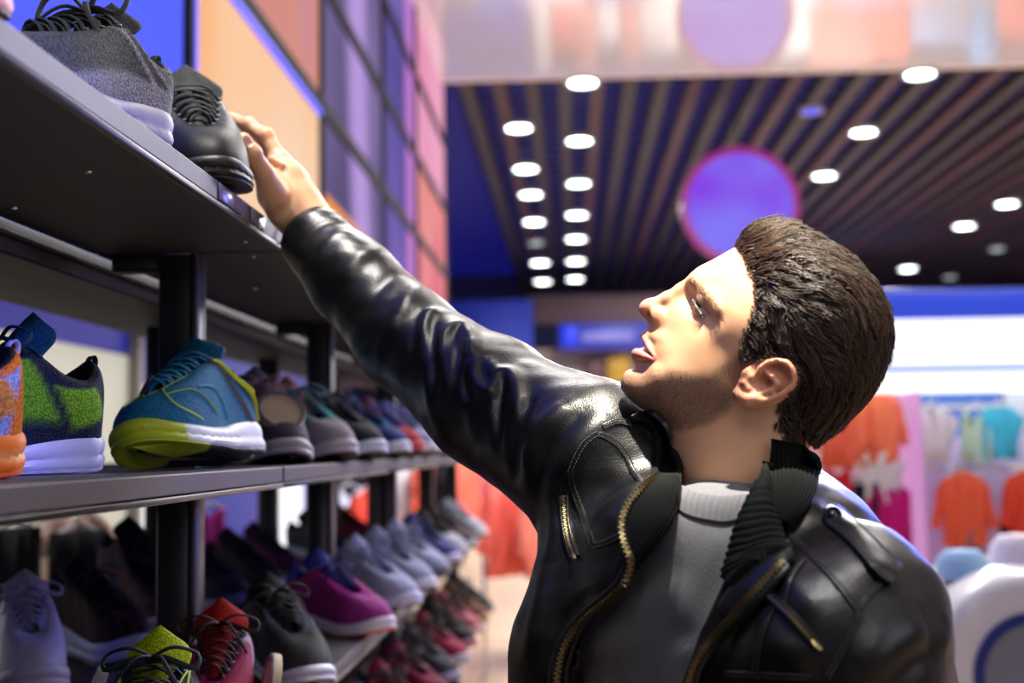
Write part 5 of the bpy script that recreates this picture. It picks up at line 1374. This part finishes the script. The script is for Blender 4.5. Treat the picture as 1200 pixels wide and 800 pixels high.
def stitches(mb, pts, off, bv=None, gap=2.8, L=1.9, r=.00045):
    p = resample(np.array(pts, float), 200); d = np.r_[0, np.cumsum(np.linalg.norm(np.diff(p, axis=0), axis=1))]
    n = int(d[-1]/gap)
    for i in range(n):
        a, c = i*gap, i*gap+L
        q = [np.array([np.interp(x, d, p[:, 0]), np.interp(x, d, p[:, 1])]) for x in (a, (a+c)/2, c)]
        try: mb.tube([onsurf(q[0][0], q[0][1], off-.0004, bv), onsurf(q[1][0], q[1][1], off+.0003, bv), onsurf(q[2][0], q[2][1], off-.0004, bv)], r, 4)
        except Exception: pass
m_thread = mat('black_thread', '2A2B2A', .6)
def seam(pts, wpx=7, off=.0014, both=True, st=True):
    sheet('seam', offs(pts, -wpx/2), offs(pts, wpx/2), m_lea2, off=off, nu=max(16, int(len(resample(np.array(pts, float), 30)))), nv=6, thick=.0016, parent=jacket, bulge=.0007, sit=3)
    if st:
        mb = MB()
        for s_ in ((-.36, .36) if both else (.36,)): stitches(mb, offs(pts, wpx*s_), off+.0012)
        cl(mb, 'stitching', m_thread, jacket)
for pts in ([(694, 511), (705, 509), (723, 519), (734, 533), (742, 551), (753, 565)], [(668, 552), (671, 570), (680, 597), (688, 620), (694, 640)], [(694, 640), (710, 635), (727, 626)],
            [(701, 507), (685, 519), (674, 538), (667, 556)], [(707, 500), (725, 493), (741, 497)], [(926, 626), (950, 649), (977, 678), (1007, 715)], [(1045, 672), (1022, 692), (1007, 714)],
            [(1007, 717), (995, 746), (968, 796)], [(941, 654), (925, 678), (917, 708)], [(957, 589), (968, 602), (975, 612)], [(849, 789), (896, 791), (950, 794)], [(905, 710), (890, 750), (884, 795)]):
    seam(pts)
def zipper(name, pts, off=.003, bv=None, wpx=5, tooth=.0036, pitch_=.0021, tape=True, side=1):
    p = resample(np.array(pts, float), 90); G = smooth3([onsurf(a, b_, off, bv) for a, b_ in p], 6)
    d = np.r_[0, np.cumsum(np.linalg.norm(np.diff(G, axis=0), axis=1))]; n = int(d[-1]/pitch_)
    mb = MB()
    for i in range(n):
        x = (i+.5)*pitch_; c = np.array([np.interp(x, d, G[:, k]) for k in range(3)]); c2 = np.array([np.interp(x+.001, d, G[:, k]) for k in range(3)])
        t = c2-c; t /= np.linalg.norm(t)+1e-12; v = CO-c; v /= np.linalg.norm(v); s_ = np.cross(t, v); s_ /= np.linalg.norm(s_); v = np.cross(s_, t)
        o = tooth*.12*(1 if i % 2 else -1)
        Q = []
        for a, b_, c_ in ((-1, -1, -1), (1, -1, -1), (1, 1, -1), (-1, 1, -1), (-.8, -.8, 1), (.8, -.8, 1), (.8, .8, 1), (-.8, .8, 1)):
            Q.append(c+s_*(a*tooth*.5+o)+t*b_*pitch_*.33+v*(c_*.0008+.0008))
        mb.add(Q, [(3, 2, 1, 0), (4, 5, 6, 7), (0, 1, 5, 4), (1, 2, 6, 5), (2, 3, 7, 6), (3, 0, 4, 7)])
    z = cl(mb, name, m_brass, jacket, smooth=False)
    if tape:
        mb = MB(); mb.tube([q-.0012*(CO-q)/np.linalg.norm(CO-q) for q in G], tooth*.8, 8, flat=.14, up=-ray(800, 600)); cl(mb, 'zip_tape', m_tape, z)
    return z
# left-hand lapel: dark knit facing turned outwards with the zip along its edge
zl = [(765, 559), (752, 571), (740, 584), (731, 600), (728, 618), (731, 636), (738, 654), (738, 667), (732, 684), (713, 702), (690, 720), (670, 742), (658, 765), (652, 800), (650, 840)]
fac_in = [(775, 505), (790, 532), (799, 560), (793, 600), (778, 628), (755, 655), (742, 672)]
fac_out = [(772, 512), (772, 535), (763, 562), (741, 586), (730, 612), (736, 646), (739, 664)]
sheet('collar_facing', fac_in, fac_out, m_ribd, off=(.010, .009), nu=60, nv=26, thick=.004, ribs=(13, .0016, 1), parent=jacket, bv=bvs, bulge=.0, sit=8)
zipper('front_zipper', zl[:9], off=.019, bv=bvs, tooth=.0046)
zipper('front_zipper', zl[8:], off=.010, bv=bvj, tooth=.0046)
sheet('zip_placket', offs(zl[7:], 2), offs(zl[7:], 11), m_lea2, off=.004, nu=40, nv=8, thick=.003, parent=jacket, bulge=.002)
sheet('collar_leaf', [(739, 487), (752, 481), (766, 487), (779, 500), (784, 513)], [(744, 493), (754, 491), (764, 498), (772, 509), (777, 520)], m_lea2, off=.010, nu=30, nv=8, thick=.004, parent=jacket, bv=bvs, bulge=.002, sit=6)
# right-hand side
sheet('collar_stand', [(934, 518), (946, 524), (957, 540), (960, 560), (950, 588), (925, 616)], [(905, 514), (905, 530), (902, 548), (900, 562), (904, 584), (915, 612)], m_ribd, off=.010, nu=60, nv=60, thick=.004, ribs=(12, .0018, 1), parent=jacket, bv=bvs, bulge=.004, sit=8)
sheet('knit_collar', [(896, 540), (893, 560), (878, 585), (864, 610), (857, 634), (851, 656), (846, 676), (856, 686)], [(902, 542), (903, 566), (907, 590), (912, 606), (918, 624), (923, 638), (924, 642), (900, 652)], m_rib, off=(.016, .014), nu=130, nv=16, thick=.005, ribs=(17, .0022, 0), parent=jacket, bv=bvs, bulge=.007, sit=6)
sheet('collar_point', [(926, 640), (902, 650), (878, 662), (858, 682), (842, 706)], [(930, 648), (914, 664), (897, 681), (872, 706), (846, 728)], m_lea2, off=.013, nu=40, nv=12, thick=.004, parent=jacket, bv=bvs, bulge=.004, sit=6)
zr = [(918, 656), (903, 672), (887, 690), (873, 705), (858, 722), (840, 741), (825, 759), (812, 782), (806, 805), (802, 840)]
zipper('front_zipper', zr, off=.025, bv=bvs, tooth=.0046)
sheet('zip_placket', offs(zr, -2), offs(zr, -10), m_lea2, off=.010, nu=40, nv=8, thick=.003, parent=jacket, bv=bvs, bulge=.002, sit=6)
# pocket zips
def pocket(pts, wpx):
    sheet('pocket_welt', offs(pts, -wpx), offs(pts, -1.5), m_lea2, off=.0035, nu=24, nv=6, thick=.003, parent=jacket, bulge=.0016)
    sheet('pocket_welt', offs(pts, 1.5), offs(pts, wpx), m_lea2, off=.0035, nu=24, nv=6, thick=.003, parent=jacket, bulge=.0016)
    zipper('pocket_zipper', pts, off=.0048, tooth=.0030)
    e = onsurf(pts[-1][0], pts[-1][1], .006); t = e-onsurf(pts[-2][0], pts[-2][1], .006); t /= np.linalg.norm(t)
    mb = MB(); mb.tube([e-t*.004, e, e+t*.005], [.0022, .0032, .0024], 8, flat=.6); cl(mb, 'zip_slider', m_brass, jacket)
pocket([(660, 580), (661, 598), (663, 618), (667, 636), (673, 652)], 6)
pocket([(893, 690), (910, 706), (928, 723), (943, 740), (957, 755)], 6)
# epaulette with snap
eu = [(966, 592), (975, 588), (987, 593), (1008, 612), (1034, 637), (1050, 652), (1058, 662)]
el_ = [(964, 602), (968, 612), (978, 619), (1000, 638), (1020, 661), (1034, 676), (1046, 682)]
GE, NE_ = sheet('epaulette', eu, el_, m_lea2, off=.009, nu=60, nv=12, thick=.006, parent=jacket, bulge=.0020, sit=3)
mb = MB()
for col_ in (1, 10):
    c_ = GE[2:-2, col_]+NE_[2:-2, col_]*.0004
    dd = np.r_[0, np.cumsum(np.linalg.norm(np.diff(c_, axis=0), axis=1))]
    for i in range(int(dd[-1]/.0026)):
        a = i*.0026; pp = [np.array([np.interp(x, dd, c_[:, k]) for k in range(3)]) for x in (a, a+.0009, a+.0018)]; mb.tube(pp, .0005, 4)
cl(mb, 'stitching', m_thread, jacket)
sp = onsurf(976, 603, .0135); nn = CO-sp; nn /= np.linalg.norm(nn); nn = nn+np.array([0, 0, .55]); nn /= np.linalg.norm(nn)
mb = MB(); mb.lathe([(.0001, .0028), (.0028, .0024), (.0042, .0012), (.0046, .0006), (.0056, .0016), (.0066, .0012), (.0070, -.0002), (.006, -.002)], 24)
sn = mb.build('snap_button', mat('gunmetal', '3A3A3C', .22, .9), jacket); sn.location = tuple(sp-PO); sn.rotation_euler = Vector(nn).to_track_quat('Z', 'Y').to_euler()
# sleeve cuff band and shirt neckband
ax_ = CD; u1 = np.cross(ax_, (0, 0, 1.)); u1 /= np.linalg.norm(u1); u2 = np.cross(ax_, u1)
for k, (o_, r_) in enumerate(((-.003, .0385), (-.022, .0405))):
    mb = MB(); th = np.linspace(0, 2*math.pi, 49)
    ring_ = [CUFF+ax_*o_+(np.cos(t)*u1+np.sin(t)*u2)*r_ for t in th]
    mb.tube(ring_, .0022, 8, cap=False, flat=1.); cl(mb, 'cuff_seam', m_lea2, jacket)
sheet('neckband', [(796, 564), (803, 571), (815, 577), (830, 580), (850, 582), (876, 579)], [(789, 590), (798, 599), (812, 605), (830, 609), (850, 611), (868, 607)], mat('rib_grey', '66676C', .9, noise=.08, nscale=200, spec=.15), off=(.004, .0045), nu=150, nv=8, thick=.004, ribs=(46, .0009, 0), parent=shirt, bv=bvsh, bulge=.0035, sit=5)
# ---- trousers and boots, out of frame but standing on the floor
hq = .009; loq = np.array([-.15, .80, .0]); hiq = np.array([.42, 1.48, 1.06]); TG = fieldgrid(loq, hiq, hq)
T_ = None; B_ = None
for sx in (1, -1):
    hp = np.array([.15, 1.17, .95])+sdv*sx*.09; kn_ = hp+np.array([-.02, 0, -.44])+fd*.03; an_ = kn_+np.array([0, 0, -.38])-fd*.03
    t_ = chain(TG, [hp, kn_, an_], [.098, .072, .060], .01); T_ = t_ if T_ is None else smin(T_, t_, .02)
    f0 = np.array([an_[0], an_[1], .045]); bt = chain(TG, [f0-fd*.04, f0+fd*.08, f0+fd*.17+np.array([0, 0, -.008])], [.042, .042, .034], .02); bt = smin(bt, cone(TG, f0, f0+np.array([0, 0, .06]), .045, .045), .02); bt = np.maximum(bt, .012-TG[2]); B_ = bt if B_ is None else np.minimum(B_, bt)
T_ = np.maximum(T_, TG[2]-1.03); V_, F_ = snets(T_, loq, hq); meshobj('trousers', V_-PO, F_, mat('dark_denim', '1C2230', .85, noise=.2, nscale=80), person)
V_, F_ = snets(B_, loq, hq); V_[:, 2] -= V_[:, 2].min(); meshobj('boots', V_-PO, F_, leather('boot_leather', '1A1512', .4), person)

# ================================================================== hair
from mathutils.kdtree import KDTree
NH = vnorm(HW, HFc)
if (NH[np.argmin(Hloc[:, 0])]) @ es > 0: NH = -NH
sidx = np.where(scd > -.003)[0]
Nl = np.stack([NH @ es, NH @ et, NH @ en], 1)
kd = KDTree(len(sidx))
for i, k in enumerate(sidx): kd.insert(Hloc[k].tolist(), i)
kd.balance()
tau_c = [((870, 275), 14), ((861, 284), 11), ((885, 262), 13), ((905, 262), 11), ((940, 275), 9), ((980, 300), 8), ((1015, 335), 9), ((1035, 390), 10), ((1018, 450), 13), ((980, 485), 12), ((955, 512), 5), ((900, 400), 7), ((872, 400), 2.5), ((870, 422), 2),
         ((890, 330), 11), ((872, 308), 9), ((940, 420), 7), ((933, 450), 5), ((912, 482), 3), ((880, 352), 3.5), ((930, 350), 13), ((980, 380), 12), ((980, 440), 10), ((930, 500), 4)]
tau_f = tps(np.array([px2h(a[0], a[1], .02) for a, _ in tau_c])*10, [v for _, v in tau_c], .02)
fl_c = [((866, 280), (.75, .65)), ((885, 265), (.95, .25)), ((910, 262), (1, 0)), ((950, 280), (.9, -.42)), ((1000, 312), (.72, -.68)), ((1032, 360), (.35, -.93)), ((1036, 420), (-.2, -.97)), ((1010, 470), (-.6, -.8)), ((960, 505), (-.55, -.83)), ((900, 320), (.88, -.40)),
        ((940, 345), (.78, -.62)), ((980, 390), (.55, -.83)), ((905, 385), (.62, -.78)), ((878, 405), (.25, -.95)), ((945, 440), (.45, -.88)), ((1000, 440), (0, -1)), ((935, 485), (-.1, -1)), ((878, 335), (.75, -.6)), ((870, 300), (.85, .2))]
fq = np.array([px2h(a[0], a[1], .02) for a, _ in fl_c])*10
fx = tps(fq, [v[0] for _, v in fl_c], .05); fy = tps(fq, [v[1] for _, v in fl_c], .05)
tau = np.clip(tau_f(Hloc[:, 0]*10, Hloc[:, 1]*10), 1.0, 22)*.001*(.25+.75*sm(-.002, .010, scd))
clump = vnoise(Hloc*np.array([1, 1, .7]), 26, 21)
# cap
lift = tau*(.55+.20*clump)*sm(.003, .016, scd)
capm = scd > .003
fm = capm[HFc].all(1); used_ = np.unique(HFc[fm]); remap = -np.ones(len(HW), int); remap[used_] = np.arange(len(used_))
CV = (HW+NH*lift[:, None])[used_]; CFc = remap[HFc[fm]]
hv = [CV]; hf = [CFc]; nv0 = len(CV); hc = [np.tile(np.array(s2l(hexc('1E1611'))), (len(CV), 1))]
def strands(roots, L, r0, steps, heightf, flowf, colr, jitter=.25, curl=0., seedr=1, liftend=0., ncl=0):
    """tapering three-sided locks that follow the head"""
    r = np.random.RandomState(seedr); n = len(roots)
    pos = Hloc[roots].copy(); nrm = Nl[roots].copy(); pts = []
    ta = tau[roots]
    hrand = .55+.55*r.rand(n)
    dj = r.randn(n, 3)*jitter
    base = pos.copy(); cur = pos.copy()
    for k in range(steps+1):
        u = k/steps
        h_ = ta*hrand*heightf(u)+liftend*u*u*r.rand(n)*.004
        pts.append(cur+nrm*h_[:, None])
        fxx, fyy = fx(cur[:, 0]*10, cur[:, 1]*10), fy(cur[:, 0]*10, cur[:, 1]*10)
        cl_ = vnoise(base*np.array([1, 1, .7]), 34, 77)
        ang = .55*cl_+curl*np.sin(u*5+base[:, 0]*90+base[:, 1]*60)
        dxy = np.stack([fxx*np.cos(ang)-fyy*np.sin(ang), fxx*np.sin(ang)+fyy*np.cos(ang)], 1)
        dv = np.concatenate([dxy, -.25*np.sign(pos[:, 2:3])*(np.abs(pos[:, 2:3]) > .05)*0], 1)+dj*.6
        dv -= (dv*nrm).sum(1)[:, None]*nrm; dv /= np.linalg.norm(dv, axis=1)[:, None]+1e-9
        cur = cur+dv*(L/steps)[:, None]
        if k < steps:
            for i in range(n):
                co, j, d = kd.find(cur[i])
                if d < .02:
                    q = sidx[j]; nn_ = nrm[i]*.45+Nl[q]*.55; nrm[i] = nn_/np.linalg.norm(nn_)
                    e_ = (cur[i]-Hloc[q]) @ nrm[i]; cur[i] -= nrm[i]*e_
    Pts = np.array(pts).transpose(1, 0, 2)          # n, steps+1, 3
    if ncl:
        cc_ = r.choice(n, ncl, replace=False); kc = KDTree(ncl)
        for i, k in enumerate(cc_): kc.insert(pos[k].tolist(), i)
        kc.balance(); own = np.array([cc_[kc.find(p)[1]] for p in pos])
        wgt_ = (np.linspace(0, 1, steps+1)**1.1*.72)[None, :, None]
        tgt = Pts[own]+(pos-pos[own])[:, None, :]*.22
        Pts = Pts*(1-wgt_)+tgt*wgt_
    T = np.gradient(Pts, axis=1); T /= np.linalg.norm(T, axis=-1)[..., None]+1e-12
    a = np.cross(T, nrm[:, None, :]); a /= np.linalg.norm(a, axis=-1)[..., None]+1e-12; b_ = np.cross(a, T)
    rad = r0*(.7+.6*r.rand(n))[:, None]*np.interp(np.linspace(0, 1, steps+1), [0, .3, .8, 1], [.8, 1, .7, .12])[None]
    G = np.stack([Pts+rad[..., None]*(math.cos(t)*a+math.sin(t)*b_) for t in (0, 2.09, 4.19)], 2)      # n, s+1, 3, 3
    V = G.reshape(-1, 3); S1 = steps+1
    i0 = (np.arange(n)[:, None, None]*S1+np.arange(steps)[None, :, None])*3+np.arange(3)[None, None, :]
    i1 = (np.arange(n)[:, None, None]*S1+np.arange(steps)[None, :, None])*3+((np.arange(3)+1) % 3)[None, None, :]
    F = np.stack([i0, i1, i1+3, i0+3], -1).reshape(-1, 4)
    c = np.array(s2l(hexc(colr)))*(.45+1.3*r.rand(n))[:, None]; c = np.repeat(c, S1*3, 0)
    return h2w(V[:, 0], V[:, 1], V[:, 2]), F, c
cand = np.where((scd > -.0015+.003*np.random.RandomState(4).rand(len(scd))) & (Hloc[:, 2] > -.045))[0]
rr = np.random.RandomState(5); wgt = np.where(tau[cand] > .006, 1.0, .8)
roots = rr.choice(cand, 15000, replace=False)
Ls = np.clip(tau[roots]*2.3, .006, .040)*(.7+.5*rr.rand(len(roots)))
v_, f_, c_ = strands(roots, Ls, .00038, 7, lambda u: min(1., .25+1.6*u), None, '3A2A1F', .20, .35, 2, 1., ncl=900)
hv.append(v_); hf.append(f_+nv0); nv0 += len(v_); hc.append(c_)
front = cand[(np.hypot(*(Hloc[cand][:, :2]-px2h(868, 285)).T) < .024)]
if len(front) > 10:
    roots = rr.choice(front, min(900, len(front)), replace=False)
    v_, f_, c_ = strands(roots, np.full(len(roots), .030), .00028, 7, lambda u: .35+.85*math.sin(min(1, u*1.2)*math.pi/2), None, '4A3626', .3, .5, 8, 1., ncl=60)
    hv.append(v_); hf.append(f_+nv0); nv0 += len(v_); hc.append(c_)
m_hair = vmat('dark_brown_hair', .45, 0, spec=.4)
meshobj('hair', np.vstack(hv)-PO, np.vstack(hf), m_hair, person, col=np.vstack(hc), nosharp=True)
# stubble, brow and lashes: short bristles
def bristles(name, idx, L, r0, dirf, colr, jit=.35, seed=3):
    r = np.random.RandomState(seed); n = len(idx); p = Hloc[idx]; nn_ = Nl[idx]
    d = dirf(p)+r.randn(n, 3)*jit; d /= np.linalg.norm(d, axis=1)[:, None]
    d = d*.8+nn_*.45; d /= np.linalg.norm(d, axis=1)[:, None]
    a = np.cross(d, nn_+.01); a /= np.linalg.norm(a, axis=1)[:, None]+1e-9; b_ = np.cross(a, d); Lr = L*(.6+.7*r.rand(n))[:, None]
    ring0 = [p+r0*(math.cos(t)*a+math.sin(t)*b_) for t in (0, 2.09, 4.19)]; mid = p+d*Lr*.55; ring1 = [mid+r0*.8*(math.cos(t)*a+math.sin(t)*b_) for t in (0, 2.09, 4.19)]
    tip = p+d*Lr-nn_*Lr*.12; ring2 = [tip+r0*.2*(math.cos(t)*a+math.sin(t)*b_) for t in (0, 2.09, 4.19)]
    G = np.stack([np.stack(ring0, 1), np.stack(ring1, 1), np.stack(ring2, 1)], 1); V = G.reshape(-1, 3)
    i0 = (np.arange(n)[:, None, None]*3+np.arange(2)[None, :, None])*3+np.arange(3)[None, None]; i1 = (np.arange(n)[:, None, None]*3+np.arange(2)[None, :, None])*3+((np.arange(3)+1) % 3)[None, None]
    F = np.stack([i0, i1, i1+3, i0+3], -1).reshape(-1, 4)
    c = np.repeat(np.array(s2l(hexc(colr)))*(.7+.6*r.rand(n))[:, None], 9, 0)
    meshobj(name, h2w(V[:, 0], V[:, 1], V[:, 2])-PO, F, m_hair, person, col=c, nosharp=True)
bi = np.where((rr.rand(len(Hloc)) < beard*.5) & (Hloc[:, 2] > -.02) & (beard > .25))[0]
bristles('beard_stubble', bi, .0013, .00014, lambda p: np.array([.15, -.9, 0])+0*p, '2C2018', .3)
bl = near([(811, 328), (819, 337), (829, 348), (838, 359), (843, 367)], .0040, [.006, .019, .034, .046, .052])
ei = np.where((bl < 1.1) & (Hloc[:, 2] > 0) & (rr.rand(len(Hloc)) < (.5*np.clip(1.3-bl, 0, 1))))[0]
bristles('eyebrow', ei, .0048, .00014, lambda p: np.array([.62, -.35, .5])+0*p, '1E150F', .18)
# lashes stand on the lid edge
LSH = [hp3(a, b_, c) for a, b_, c in ((812.5, 350, .0235), (815, 355, .029), (818, 360, .034), (822, 365.5, .0385), (826, 370.5, .0405))]
q = catmull(np.array(LSH), 46); mb = MB()
for i, p in enumerate(q):
    d = np.array([-.75, -.25+.1*math.sin(i*9.), .55]); d /= np.linalg.norm(d); L_ = .0062*(.8+.3*math.sin(i*5.3))
    w_ = [p, p+d*L_*.5+np.array([0, -.0002, 0]), p+d*L_+np.array([.0002, .0012, 0])]
    mb.tube([h2w(*x) for x in w_], [.00022, .00018, .00005], 4, cap=False)
cl(mb, 'eyelashes', mat('lash', '120C09', .5), person)
